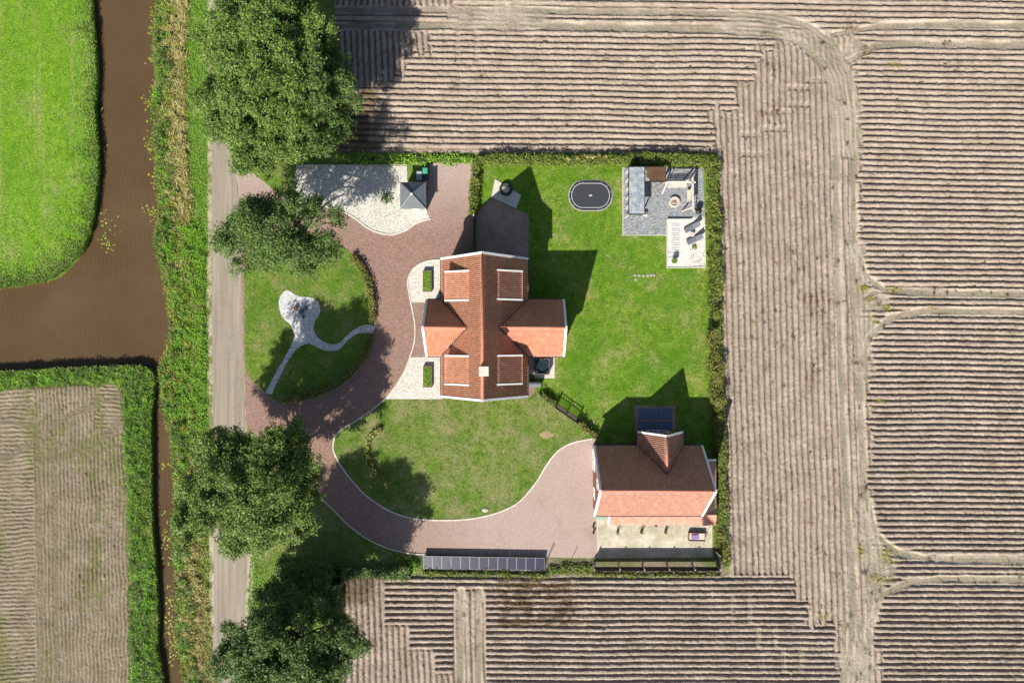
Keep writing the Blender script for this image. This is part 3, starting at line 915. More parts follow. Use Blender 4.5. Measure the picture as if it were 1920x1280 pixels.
    weed = np.maximum(weed * (1 - track), patch * 0.55 * (1 - 0.5 * track))
    bp = sstep(925, 940, PX) * (1 - sstep(1070, 1090, PX)) * sstep(1080, 1088, PY) * (1 - sstep(1168, 1180, PY))
    weed = np.maximum(weed, bp * sstep(0.35, 0.7, vnoise(PX, PY, 8, 2)) * 0.75)
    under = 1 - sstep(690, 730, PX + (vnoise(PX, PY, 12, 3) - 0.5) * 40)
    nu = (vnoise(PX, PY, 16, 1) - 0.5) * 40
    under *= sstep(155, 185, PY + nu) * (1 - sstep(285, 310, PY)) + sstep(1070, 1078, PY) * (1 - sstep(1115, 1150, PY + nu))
    weed = np.maximum(weed, np.clip(under, 0, 1) * 0.85)  # ground at the field's tree end darkened through the same mask
    tvar = 0.35 + 0.75 * sstep(0.3, 0.7, vnoise(PX, PY, 34, 1) * 0.6 + vnoise(PX, PY, 9, 4) * 0.4)
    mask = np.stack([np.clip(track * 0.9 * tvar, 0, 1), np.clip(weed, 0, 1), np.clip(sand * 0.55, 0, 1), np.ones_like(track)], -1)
    ny, nx = PX.shape
    idx = np.arange(nx * ny).reshape(ny, nx)
    f = np.stack([idx[1:, :-1], idx[1:, 1:], idx[:-1, 1:], idx[:-1, :-1]], -1).reshape(-1, 4)
    out = (dg[:-1, :-1] < 2.0).ravel()
    f = f[out]
    used = np.zeros(nx * ny, bool); used[f.ravel()] = True
    remap = np.cumsum(used) - 1
    v = np.stack([(PX.ravel() - 960) / PPM, (640 - PY.ravel()) / PPM, z.ravel()], 1)[used]
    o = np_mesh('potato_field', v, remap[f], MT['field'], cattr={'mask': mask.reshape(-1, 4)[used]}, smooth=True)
    return tag(o, kind='structure')
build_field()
# the same field beyond the surveyed strip
sheet('outer_field', [(2008, -700), (4000, -700), (4000, 2000), (2008, 2000)], 0.06, MT['rough_soil'])
sheet('outer_field', [(640, -700), (2006, -700), (2006, -82), (640, -82)], 0.06, MT['rough_soil'])
sheet('outer_field', [(640, 1362), (2006, 1362), (2006, 2000), (640, 2000)], 0.06, MT['rough_soil'])

def build_stubble():
    stp = 0.1 * PPM
    xs = np.arange(-80, 252, stp); ys = np.arange(706, 1366, stp)
    PX, PY = [a.astype(np.float32) for a in np.meshgrid(xs, ys)]
    rb = np.interp(PY, [700, 720, 800, 900, 1000, 1100, 1280], [228, 230, 234, 240, 242, 245, 248]) + (vnoise(PX, PY, 12, 2) - 0.5) * 5
    tb = 727 - (PX - 0) * 0.045 + (vnoise(PX, PY, 14, 3) - 0.5) * 6
    wx = PX + (vnoise(PX, PY, 40, 1) - 0.5) * 5 + (vnoise(PX, PY, 8, 4) - 0.5) * 2
    wy = PY + (vnoise(PX, PY, 40, 5) - 0.5) * 6 + (vnoise(PX, PY, 8, 6) - 0.5) * 3
    hor = PX < 62 + (PY - 700) * 0.012
    u = np.where(hor, (wy + PX * 0.05) / 8.0, (wx - 0.012 * PY) / 7.4)
    top = (PY + (vnoise(PX, PY, 14, 5) - 0.5) * 30 < 805) & (PX + (vnoise(PX, PY, 12, 6) - 0.5) * 36 > 185)
    u = np.where(top, (wy - 0.02 * PX) / 7.5, u)
    d = np.abs(np.mod(u, 1) - 0.5) * 2
    h = (1 - sstep(0.2, 0.95, d)) * np.where(top, 0.7, 1.0) * np.where(hor, 0.12, 0.15) * (0.45 + 0.9 * vnoise(PX, PY, 30, 7))
    track = np.zeros_like(PX)
    for line in ([(-40, 880), (30, 850), (75, 820), (110, 790), (160, 765), (235, 740)], [(-60, 800), (20, 790), (70, 800), (110, 830), (150, 850), (190, 830), (235, 780)], [(72, 800), (76, 1000), (80, 1366)], [(100, 830), (106, 1100), (110, 1366)]):
        dd, al, sd = dist_line(PX, PY, line)
        k = (1 - sstep(4, 8, dd + (vnoise(PX, PY, 20, 2) - 0.5) * 5)) * 0.8
        h = h * (1 - k) + k * (0.02 + 0.11 * (0.5 + 0.5 * np.sin((al + np.abs(sd)) * 2 * math.pi / 4.8)))
        track = np.maximum(track, k * 0.7)
    r = np.random.default_rng(5)
    clod = r.normal(0, 1, PX.shape)
    h += clod * 0.024 + (vnoise(PX, PY, 4, 1) - 0.5) * 0.08
    edge = np.minimum(rb - PX, PY - tb)
    h *= sstep(0, 6, edge)
    weed = sstep(0.55, 0.75, vnoise(PX, PY * 0.35, 30, 3) * 0.6 + vnoise(PX, PY, 7, 5) * 0.4) * 0.7
    weed = np.maximum(weed, (1 - sstep(0, 9, edge)) * 0.8)
    track = np.maximum(track, sstep(0.55, 0.9, d) * 0.7)  # furrows between the stubble rows darkened through this mask
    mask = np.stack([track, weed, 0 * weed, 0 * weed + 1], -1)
    ny, nx = PX.shape
    idx = np.arange(nx * ny).reshape(ny, nx)
    f = np.stack([idx[1:, :-1], idx[1:, 1:], idx[:-1, 1:], idx[:-1, :-1]], -1).reshape(-1, 4)
    f = f[(edge[:-1, :-1] > -1.5).ravel()]
    used = np.zeros(nx * ny, bool); used[f.ravel()] = True
    remap = np.cumsum(used) - 1
    v = np.stack([(PX.ravel() - 960) / PPM, (640 - PY.ravel()) / PPM, 0.03 + np.maximum(h.ravel(), 0)], 1)[used]
    o = np_mesh('stubble_field', v, remap[f], MT['stubble'], cattr={'mask': mask.reshape(-1, 4)[used]}, smooth=True)
    tag(o, kind='structure')
build_stubble()

# ------------------------------------------------------------------ road, drive, lawns, gravel
road_l = [(398, -500), (398, 0), (398, 300), (397, 500), (398, 640), (400, 800), (401, 1000), (402, 1280), (402, 1800)]
road_r = [(436, -500), (438, 0), (446, 300), (452, 400), (456, 520), (459, 640), (463, 760), (466, 900), (468, 1040), (463, 1160), (460, 1280), (460, 1800)]
sl_ = [(388, -500), (388, 0), (389, 300), (388, 500), (387, 640), (391, 800), (392, 1000), (392, 1280), (392, 1800)]
sheet('road_shoulder', spline(sl_, False, 4) + spline([(p[0] + 9, p[1]) for p in road_r], False, 4)[::-1], 0.008, MT['shoulder'])
sheet('road', spline(road_l, False, 4) + spline([(p[0] - 4, p[1]) for p in road_r], False, 4)[::-1], 0.018, MT['road'])

sheet('garden_lawn', [(893, 312), (1346, 300), (1372, 1076), (1100, 1076), (1000, 740), (893, 480)], 0.010, MT['lawn'])
drive_poly = [(444, 318), (470, 322), (500, 345), (530, 368), (548, 376), (600, 372), (625, 385), (800, 380), (806, 306), (889, 306), (889, 500), (950, 640), (1010, 740), (1119, 822), (1122, 1046), (960, 1043), (800, 1038)] + \
    spline([(800, 1038), (770, 1037), (730, 1028), (690, 1010), (655, 985), (625, 955), (600, 930), (585, 905), (560, 880), (520, 850), (462, 800)], False, 5) + [(456, 640), (452, 500), (449, 400)]
sheet('driveway', drive_poly, 0.026, MT['drive'])
sheet('back_terrace', [(893, 398), (921, 372), (968, 392), (991, 402), (991, 500), (893, 500)], 0.022, MT['brick_dark'])

central_edge = [(722, 748), (695, 770), (665, 790), (640, 805), (628, 820), (625, 840), (631, 858), (645, 881), (665, 906), (690, 931), (725, 954), (760, 968), (800, 974), (860, 974), (905, 968), (945, 956), (972, 941), (995, 917), (1010, 896), (1025, 871), (1045, 846), (1070, 831), (1100, 824), (1118, 822)]
ce = spline(central_edge, False, 5)
central_poly = ce + [(1080, 790), (1041, 763), (1010, 738), (1000, 700), (830, 740), (830, 748)]
sheet('front_lawn', central_poly, 0.060, MT['lawn_dry'])
oval_edge = [(459, 500), (459, 600), (461, 690), (475, 715), (500, 738), (530, 756), (560, 753), (600, 743), (640, 723), (670, 696), (690, 661), (701, 621), (704, 581), (700, 546), (690, 516), (672, 490), (650, 468), (610, 448), (560, 438), (510, 445), (474, 470)]
oval_poly = spline(oval_edge, True, 5)
sheet('oval_lawn', oval_poly, 0.060, MT['lawn_oval'])
nw_verge = [(450, 322), (470, 322), (500, 345), (530, 368), (548, 374), (553, 345), (560, 316), (640, 312), (640, 250), (450, 250)]
sheet('roadside_grass', nw_verge, 0.034, MT['lawn_oval'])
sw_verge = [(468, 960), (468, 815), (520, 853), (560, 883), (585, 908), (600, 933), (625, 958), (655, 988), (690, 1013), (730, 1031), (770, 1040), (800, 1042), (800, 1080), (480, 1080)]
sheet('roadside_lawn', sw_verge, 0.034, MT['lawn_dry'])

pad_edge = spline([(560, 380), (595, 384), (625, 391), (660, 406), (690, 428), (712, 437), (735, 440), (760, 432), (780, 419), (800, 412), (808, 411)], False, 5)
sheet('gravel_pad', pad_edge + [(801, 400), (800, 345), (764, 340), (763, 312), (556, 309), (552, 350)], 0.044, MT['gravel_pad'])
yard_edge = spline([(829, 487), (800, 490), (776, 503), (765, 525), (767, 550), (773, 580), (778, 610), (777, 640), (770, 665), (757, 698), (740, 726), (722, 748)], False, 5)
sheet('side_path', yard_edge + [(840, 748), (840, 487)], 0.040, MT['brick_pale'])
ys_n = [p for p in yard_edge if p[1] < 567] + [(772, 567), (840, 567), (840, 487)]
sheet('gravel_bed', ys_n, 0.052, MT['gravel_white'])
ys_s = [(768, 670)] + [p for p in yard_edge if p[1] > 672] + [(840, 748), (840, 668)]
sheet('gravel_bed', ys_s, 0.052, MT['gravel_white'])

yp = [(440, 205), (390, 260), (380, 330), (410, 430), (480, 500), (515, 580), (490, 660), (440, 760), (370, 880), (300, 1010), (270, 1075), (320, 1090), (345, 1030), (400, 920), (470, 790), (540, 700), (620, 660), (690, 680), (760, 715), (850, 720), (910, 700), (960, 640), (1030, 585), (1100, 565), (1185, 572), (1180, 500), (1090, 505), (1010, 550), (940, 610), (900, 650), (850, 665), (780, 650), (710, 600), (680, 540), (685, 480), (730, 400), (730, 330), (690, 280), (620, 260), (540, 250), (480, 215)]
sheet('garden_path', spline([(440 + x / 4.571, 500 + y / 4.571) for x, y in yp], True, 4), 0.075, MT['gravel_path'])

slate = [(1168, 314), (1318, 313), (1323, 440), (1169, 440)]
sheet('fire_terrace', slate, 0.034, MT['gravel_slate'])
terrace = sheet('gravel_terrace', [(1251, 414), (1322, 405), (1323, 500), (1251, 501)], 0.060, MT['gravel_terrace'])
yard_o = sheet('concrete_yard', [(1120, 962), (1335, 960), (1336, 1044), (1121, 1046)], 0.046, MT['concrete'])
sheet('tub_patio', [(990, 660), (1040, 660), (1040, 709), (990, 709)], 0.046, MT['slab'])
sheet('house_footpath', [(826, 744), (1000, 741), (1003, 727), (1003, 716), (985, 716), (985, 735), (826, 735)], 0.068, MT['brick_pale'])
sheet('bed_soil', [(1010, 738), (1041, 763), (1080, 790), (1118, 822), (1122, 818), (1084, 784), (1045, 757), (1014, 733)], 0.066, MT['soil'])
sheet('field_margin', [(640, 284), (1350, 284), (1350, 312), (893, 312), (640, 310)], 0.006, MT['verge'])

sheet('weedy_margin', [(800, 1042), (1120, 1048), (1338, 1046), (1340, 962), (1356, 1000), (1362, 1077), (800, 1077)], 0.020, MT['rough_soil'])
bare = [(1025 + 13 * math.cos(t) * (1 + .12 * math.sin(4 * t + 1)), 815 + 7 * math.sin(t) * (1 + .15 * math.cos(3 * t))) for t in [k * math.pi / 10 for k in range(20)]]
sheet('bare_patch', bare, 0.066, MT['bare'])
# kerbs
def strip(m, line, w, z0, z1):
    P = [Vector((*W(*p), 0)) for p in line]
    n = len(P)
    vs_ = []
    for i, p in enumerate(P):
        d = (P[min(i + 1, n - 1)] - P[max(i - 1, 0)]).normalized()
        s = Vector((-d.y, d.x, 0)) * w / 2
        for off, z in ((-s, z0), (-s, z1), (s, z1), (s, z0)): vs_.append(p + off + Vector((0, 0, z)))
    fs = []
    for i in range(n - 1):
        for k in range(3): fs.append((i * 4 + k, i * 4 + k + 1, (i + 1) * 4 + k + 1, (i + 1) * 4 + k))
    fs += [(3, 2, 1, 0), tuple((n - 1) * 4 + k for k in range(4))]
    m.add(vs_, fs)
def kerb(line, w=0.16, h=0.11, mat='kerb', name='kerb'):
    m = M(); strip(m, line, w, 0.0, h)
    return m.build(name, MT[mat], kind='structure')
kerb(pad_edge[5:], 0.2)
kerb(yard_edge, 0.16)
kerb(ce, 0.17)
kerb(spline([(585, 905), (600, 930), (625, 955), (655, 985), (690, 1010), (730, 1028), (770, 1037), (800, 1039)], False, 5), 0.14)
kerb([(1168, 314), (1168, 441), (1250, 441)], 0.12, 0.08, 'slab')
kerb([(1250.5, 413), (1250.5, 502), (1323, 501)], 0.16, 0.14, 'slab')
kerb([(556, 310), (764, 310)], 0.12, 0.25, 'timber')
kerb([(1250, 412), (1296, 412)], 0.14, 0.32, 'slab', 'low_wall')
kerb([(1120, 968), (1121, 1045)], 0.12, 0.06, 'slab')
kerb(spline(oval_edge[5:16], False, 4), 0.10, 0.075, 'timber', 'lawn_edging')

# pieces of ground that can be picked apart
pl = None
for i, y in enumerate((420, 423.8, 429.4, 433, 438, 442, 447, 450.8, 456, 460, 465, 469, 474, 482.5)):
    a, b_ = (1258.7, 1273.7) if i < 12 else (1253, 1274)
    (x0, y0), (x1, _) = W(a, y), W(b_, y)
    if i in (0, 12):
        m = M().bbox((0, 0, 0), (x1 - x0, 0.17, 0.04), 0, 0.01)
        pl = m.build('plank', MT['plank'], terrace, local=True)
    else:
        pl2 = pl.copy(); COL.objects.link(pl2); pl2.parent = terrace; pl = pl2
    pl.location = ((x0 + x1) / 2, y0, 0.075)
    pl.rotation_euler = (0, 0, random.uniform(-.02, .02))
# blue-grey slabs behind the barn, bordered with setts
patio = sheet('slab_patio', [(1190, 760), (1266, 760), (1266, 830), (1190, 830)], 0.030, MT['brick_dark'])
MT['blue_slab'] = noisy('blue_grey_slab', [(0.3, (0.05, 0.085, 0.13)), (0.7, (0.085, 0.13, 0.18))], 1.0, 8, 0.4, rough=0.35, bd=0.003, spec=0.5)
sl0 = None
for j, yy in enumerate((776, 800)):
    for i, xx in enumerate((1206, 1228, 1250)):
        if sl0 is None: sl0 = M().bbox((0, 0, 0), (1.33, 1.42, 0.05), 0, 0.012).build('slab', MT['blue_slab'], patio, local=True)
        else:
            s2 = sl0.copy(); COL.objects.link(s2); s2.parent = patio; sl0 = s2
        x, y = W(xx, yy)
        sl0.location = (x, y, 0.045 + random.uniform(-.004, .004))
        sl0.rotation_euler = (0, 0, random.uniform(-.012, .012))

# ------------------------------------------------------------------ roofs
def roof_slope(name, A, B, U, mat, parent, pitch=0.225, course=0.34, wave=0.078, seed=1):
    """A->B along the eave, U from eave to ridge; real pantile relief"""
    A = np.array(A, float); B = np.array(B, float); U = np.array(U, float)
    L = np.linalg.norm(B - A); S = np.linalg.norm(U)
    e = (B - A) / L; u = U / S
    n = np.cross(e, u); n /= np.linalg.norm(n)
    if n[2] < 0: n = -n
    nc = max(2, int(round(L / pitch))); nr = max(2, int(round(S / course)))
    sub = 5
    prof = np.array([0.0, 0.42, 0.78, 1.0, 0.88])
    ii = np.arange(nc * sub + 1)
    sx = ii / (nc * sub) * L
    hx = prof[ii % sub] * wave
    r = np.random.default_rng(seed)
    rows = []; hr = []
    for j in range(nr):
        rows += [j / nr * S, (j + 1) / nr * S - 0.004]
        hr += [0.035, 0.0]
    rows = np.array(rows); hr = np.array(hr)
    jit = r.normal(0, 0.007, (nr, nc))
    X, R = np.meshgrid(np.arange(len(sx)), np.arange(len(rows)))
    H = hx[X] + hr[R] + jit[np.clip(R // 2, 0, nr - 1), np.clip(X // sub, 0, nc - 1)] + 0.05
    v = A + sx[X][..., None] * e + rows[R][..., None] * u + H[..., None] * n
    ny, nx = X.shape
    idx = np.arange(nx * ny).reshape(ny, nx)
    f = np.stack([idx[:-1, :-1], idx[:-1, 1:], idx[1:, 1:], idx[1:, :-1]], -1)
    tv = r.random((nr, nc))
    fj, fi = np.meshgrid(np.arange(ny - 1), np.arange(nx - 1), indexing='ij')
    tile = tv[np.clip(fj // 2, 0, nr - 1), np.clip(fi // sub, 0, nc - 1)]
    if np.dot(np.cross(e, u), n) < 0: f = f[..., ::-1]
    return np_mesh(name, v.reshape(-1, 3), f.reshape(-1, 4), mat, parent, fattr={'tile': tile.ravel()}, kind='stuff')

# ------------------------------------------------------------------ HOUSE
ZE, ZR = 4.6, 10.2
XW, XE, YN, YS = -8.32, 1.83, 9.74, -6.48
XR = (XW + XE) / 2
WN, WS, WZ = 4.9, -1.70, 8.22
YR = (WN + WS) / 2
XA, XB = -10.07, 6.10
house = thing('house', 'large brick house with a cross-shaped red pantile roof and white verges', 'house', (XR, YR, 0))
def pent(m, ends, z0, ze, zr, axis):
    """gabled wall block; axis 'y' = ridge runs along y: ends=(x0,x1,y0,y1)"""
    x0, x1, y0, y1 = ends
    if axis == 'y':
        xm = (x0 + x1) / 2
        pr = [(x0, z0), (x1, z0), (x1, ze), (xm, zr), (x0, ze)]
        vs_ = [(x, y0, z) for x, z in pr] + [(x, y1, z) for x, z in pr]
    else:
        ym = (y0 + y1) / 2
        pr = [(y0, z0), (y1, z0), (y1, ze), (ym, zr), (y0, ze)]
        vs_ = [(x0, y, z) for y, z in pr] + [(x1, y, z) for y, z in pr]
    fs = [(0, 1, 2, 3, 4), (9, 8, 7, 6, 5)] + [(i, i + 5, (i + 1) % 5 + 5, (i + 1) % 5) for i in range(5)]
    m.add(vs_, fs)
m = M(); pent(m, (XW + .35, XE - .35, YS + .16, YN - .16), 0, ZE + .25, ZR - .15, 'y'); m.build('wall', MT['wall_brick'], house)
m = M(); pent(m, (XA + .16, XB - .16, WS + .32, WN - .32), 0, ZE + .22, WZ - .15, 'x'); m.build('wall', MT['wall_brick'], house)
rise = ZR - ZE
roof_slope('roof_tiles', (XW, YS, ZE), (XW, YN, ZE), (XR - XW, 0, rise), MT['tiles'], house, seed=11)
roof_slope('roof_tiles', (XE, YS, ZE), (XE, YN, ZE), (XR - XE, 0, rise), MT['tiles'], house, seed=12)
for (a, b_, sd) in ((XA, XR, 13), (XR, XB, 14)):
    roof_slope('roof_tiles', (a, WS, ZE), (b_, WS, ZE), (0, YR - WS, WZ - ZE), MT['tiles'], house, seed=sd)
    roof_slope('roof_tiles', (a, WN, ZE), (b_, WN, ZE), (0, YR - WN, WZ - ZE), MT['tiles'], house, seed=sd + 5)
m = M(); m.tube([(XR, YS, ZR + .06), (XR, YN, ZR + .06)], 0.14, 8); m.build('ridge_tiles', MT['ridge'], house, smooth=True)
dxr = (ZR - WZ) / rise * (XE - XR)
for a, b_ in ((XA, XR - dxr), (XR + dxr, XB)):
    m = M(); m.tube([(a, YR, WZ + .06), (b_, YR, WZ + .06)], 0.13, 8); m.build('ridge_tiles', MT['ridge'], house, smooth=True)
# valleys
for sx_, xe in ((1, XE), (-1, XW)):
    for yv in (WN, WS):
        M().beam((xe, yv, ZE + .20), (XR + sx_ * dxr, YR, WZ + .20), 0.20, 0.06).build('valley_gutter', MT['gutter'], house)
def verge(pa, pr, pb, parent, w=0.26, h=0.26, dz=0.10):
    for p in (pa, pb):
        a = Vector(p) + Vector((0, 0, dz)); b2 = Vector(pr) + Vector((0, 0, dz))
        M().beam(a, b2, w, h).build('bargeboard', MT['white'], parent)
verge((XW - .02, YN, ZE), (XR, YN, ZR), (XE + .02, YN, ZE), house)
verge((XW - .02, YS, ZE), (XR, YS, ZR), (XE + .02, YS, ZE), house)
verge((XA, WN, ZE), (XA, YR, WZ), (XA, WS, ZE), house)
verge((XB, WN, ZE), (XB, YR, WZ), (XB, WS, ZE), house)
# gutters
def gutter(p, q, parent, mat='gutter'):
    M().beam(Vector(p) + Vector((0, 0, .06)), Vector(q) + Vector((0, 0, .06)), 0.19, 0.16).build('gutter', MT[mat], parent)
for xx in (XW - .07, XE + .07):
    gutter((xx, YN - .1, ZE - .02), (xx, WN + .1, ZE - .02), house)
    gutter((xx, WS - .1, ZE - .02), (xx, YS + .1, ZE - .02), house)
for (a, b_) in ((XA + .1, XW - .16), (XE + .16, XB - .1)):
    gutter((a, WN + .07, ZE - .02), (b_, WN + .07, ZE - .02), house)
    gutter((a, WS - .07, ZE - .02), (b_, WS - .07, ZE - .02), house)
# downpipes
for x, y in ((XW - .02, YN - .4), (XE + .02, YN - .4), (XW - .02, YS + .4), (XE + .02, YS + .4)): M().tube([(x + (.2 if x < 0 else -.2), y, 0), (x + (.2 if x < 0 else -.2), y, ZE - .1)], 0.045, 6).build('downpipe', MT['gutter'], house)
# chimney
chim = M().box((-3.02, -3.19, 10.4), (0.88, 0.88, 3.2)).build('chimney', MT['chimney'], house)
M().bbox((-3.02, -3.19, 12.02), (1.06, 1.06, 0.16), 0, 0.03).build('cap', MT['chimney'], chim)
# dormers
def dormer(side, y0, y1, label=None):
    """side -1 west, +1 east; shed roof with white cheek copings"""
    xf = XR + side * 4.43; xb = XR + side * 1.53
    zf, zb = 7.0, 8.52
    zroof_f = ZR - 4.43 * rise / 5.075
    m = M()
    prof = [(xf - side * .12, zroof_f - .1), (xf - side * .12, zf - .12), (xb, zb - .12), (xb, zb - .5)]
    vs_ = [(x, y0 + .06, z) for x, z in prof] + [(x, y1 - .06, z) for x, z in prof]
    m.add(vs_, [(0, 1, 2, 3), (7, 6, 5, 4)] + [(i, i + 4, (i + 1) % 4 + 4, (i + 1) % 4) for i in range(4)])
    d = m.build('dormer', MT['slate_felt'], house)
    roof_slope('dormer_tiles', (xf, y0 + .05, zf), (xf, y1 - .05, zf), (xb - xf, 0, zb - zf), MT['tiles'], d, seed=int(abs(y0 * 10)) + side)
    for y in (y0, y1):
        M().beam((xf, y, zf + .09), (xb, y, zb + .10), 0.17, 0.22).build('coping', MT['white'], d)
    M().beam((xf + side * .06, y0, zf - .02), (xf + side * .06, y1, zf - .02), 0.12, 0.12).build('gutter', MT['gutter'], d)
    M().box((xf - side * .10, (y0 + y1) / 2, (zf + zroof_f) / 2 - .05), (0.08, (y1 - y0) - .6, zf - zroof_f - .35)).build('window', MT['glass'], d)
dormer(-1, 4.66, 7.95); dormer(1, 4.76, 8.02)
dormer(-1, -4.90, -1.64); dormer(1, -4.84, -1.60)
# windows and doors of the walls
def window(c, w, h, axis, parent, n):
    """axis: outward normal 'x+','x-','y+','y-'"""
    x, y, z = c
    s = 1 if axis[1] == '+' else -1
    if axis[0] == 'x':
        fr = M()
        for dy in (-w / 2, w / 2, 0): fr.box((x + s * .02, y + dy, z), (.08, .07, h))
        for dz in (-h / 2, h / 2): fr.box((x + s * .025, y, z + dz), (.09, w + .1, .07))
        o = fr.build('window', MT['white'], parent)
        M().box((x + s * .005, y, z), (.03, w, h)).build('pane', MT['glass'], o)
    else:
        fr = M()
        for dx in (-w / 2, w / 2, 0): fr.box((x + dx, y + s * .02, z), (.07, .08, h))
        for dz in (-h / 2, h / 2): fr.box((x, y + s * .025, z + dz), (w + .1, .09, .07))
        o = fr.build('window', MT['white'], parent)
        M().box((x, y + s * .005, z), (w, .03, h)).build('pane', MT['glass'], o)
for y in (7.6, -3.6): window((XW + .35, y, 1.7), 1.8, 1.5, 'x-', house, 0); window((XE - .35, y, 1.7), 1.8, 1.5, 'x+', house, 0)
for x in (-5.6, -0.9): window((x, YN - .16, 1.7), 1.4, 1.5, 'y+', house, 0); window((x, YS + .16, 1.7), 1.4, 1.5, 'y-', house, 0)
window((XR, YN - .16, 5.8), 1.4, 1.4, 'y+', house, 0); window((XR, YS + .16, 5.8), 1.4, 1.4, 'y-', house, 0)
window((XB - .16, YR, 1.5), 3.2, 2.2, 'x+', house, 0); window((XB - .16, YR, 5.4), 1.4, 1.3, 'x+', house, 0); window((XA + .16, YR, 5.4), 1.4, 1.3, 'x-', house, 0)
dr = M().box((XA + .14, YR, 1.1), (.09, 1.1, 2.2)).build('door', MT['black'], house)
M().box((XA + .07, YR + .42, 1.05), (.06, .05, .16)).build('handle', MT['grey_metal'], dr)

# ------------------------------------------------------------------ BARN
BZE, BZR = 2.7, 8.3
BXW, BXE, BYN, BYS = 9.97, 22.97, -12.62, -21.02
BYR = (BYN + BYS) / 2
CX0, CX1, CYN = 15.23, 20.65, -10.92
CXR = (CX0 + CX1) / 2
bp_ = (BZR - BZE) / ((BYN - BYS) / 2)
CZR = BZE + (CX1 - CX0) / 2 * bp_
barn = thing('barn', 'brick garage barn with red pantile roof, small cross gable and lean-to eaves', 'barn', ((BXW + BXE) / 2, BYR, 0))
m = M(); pent(m, (BXW + .14, BXE - .14, BYS + .3, BYN - .3), 0, BZE + .22, BZR - .15, 'x'); m.build('wall', MT['wall_brick'], barn)
m = M(); pent(m, (CX0 + .28, CX1 - .28, BYN - 1.5, CYN - .14), 0, BZE + .2, CZR - .15, 'y'); m.build('wall', MT['wall_brick'], barn)
roof_slope('roof_tiles', (BXW, BYS, BZE), (BXE, BYS, BZE), (0, BYR - BYS, BZR - BZE), MT['tiles_barn'], barn, seed=31)
roof_slope('roof_tiles', (BXW, BYN, BZE), (BXE, BYN, BZE), (0, BYR - BYN, BZR - BZE), MT['tiles_barn'], barn, seed=32)
cy_in = BYN - (CZR - BZE) / bp_
roof_slope('roof_tiles', (CX0, cy_in, BZE), (CX0, CYN, BZE), (CXR - CX0, 0, CZR - BZE), MT['tiles_barn'], barn, seed=33)
roof_slope('roof_tiles', (CX1, cy_in, BZE), (CX1, CYN, BZE), (CXR - CX1, 0, CZR - BZE), MT['tiles_barn'], barn, seed=34)
M().tube([(BXW, BYR, BZR + .06), (BXE, BYR, BZR + .06)], 0.13, 8).build('ridge_tiles', MT['ridge'], barn, smooth=True)
M().tube([(CXR, cy_in, CZR + .06), (CXR, CYN, CZR + .06)], 0.13, 8).build('ridge_tiles', MT['ridge'], barn, smooth=True)
verge((BXW, BYN, BZE), (BXW, BYR, BZR), (BXW, BYS, BZE), barn)
verge((BXE, BYN, BZE), (BXE, BYR, BZR), (BXE, BYS, BZE), barn)
verge((CX0, CYN, BZE), (CXR, CYN, CZR), (CX1, CYN, BZE), barn, 0.22, 0.22)
for xe in (CX0, CX1): M().beam((xe, BYN, BZE + .20), (CXR, cy_in, CZR + .20), 0.22, 0.06).build('valley_gutter', MT['gutter'], barn)
gutter((BXW + .1, BYN + .08, BZE - .02), (CX0 - .1, BYN + .08, BZE - .02), barn)
gutter((CX1 + .1, BYN + .08, BZE - .02), (BXE - .1, BYN + .08, BZE - .02), barn)
gutter((BXW + .1, BYS - .04, BZE + .04), (BXE - .1, BYS - .04, BZE + .04), barn)
for xe in (CX0 - .07, CX1 + .07): gutter((xe, BYN + .16, BZE - .02), (xe, CYN - .1, BZE - .02), barn)
# lean-to along the south and east
LX0, LX1, LYN, LYS = 11.75, 24.82, -14.4, -22.28
lp = 0.46; zo = 2.05
roof_slope('lean_to_tiles', (LX0, LYS, zo), (LX1, LYS, zo), (0, 1.35, 1.35 * lp), MT['tiles_barn'], barn, seed=35)
roof_slope('lean_to_tiles', (LX1, LYS, zo), (LX1, LYN, zo), (-1.95, 0, 1.95 * lp), MT['tiles_barn'], barn, seed=36)
M().tube([(LX1, LYS, zo + .1), (LX1 - 1.3, LYS + 1.3, zo + 1.3 * lp + .1)], 0.1, 6).build('ridge_tiles', MT['ridge'], barn)
M().beam((LX0, LYS, zo + .1), (LX0, LYS + 1.25, zo + 1.25 * lp + .1), 0.24, 0.22).build('bargeboard', MT['white'], barn)
M().beam((LX1, LYN, zo + .1), (LX1 - 1.8, LYN, zo + 1.8 * lp + .1), 0.24, 0.22).build('bargeboard', MT['white'], barn)
for x in (12.2, 15.2, 18.2, 21.2, 24.5):
    M().beam((x, LYS + .25, 0.04), (x, LYS + .25, zo - .02), 0.14, 0.14, (0, 1, 0)).build('post', MT['timber'], barn)
M().beam((LX0 + .1, LYS + .25, zo - .06), (LX1 - .2, LYS + .25, zo - .06), 0.12, 0.16).build('beam', MT['timber'], barn)
gd = M().box((BXW + .12, -14.6, 1.15), (.09, 2.6, 2.3)).build('garage_door', MT['white'], barn)
M().box((BXW + .05, -14.6, 1.0), (.05, .2, .05)).build('handle', MT['grey_metal'], gd)
window((BXW + .14, -18.6, 1.5), 1.4, 1.2, 'x-', barn, 0); window((BXW + .14, BYR, 4.9), 1.2, 1.1, 'x-', barn, 0)
window((CXR, CYN - .14, 1.5), 2.4, 2.0, 'y+', barn, 0)
M().box((16.5, BYS + .28, 1.05), (2.0, .08, 2.1)).build('door', MT['timber_brown'], barn)

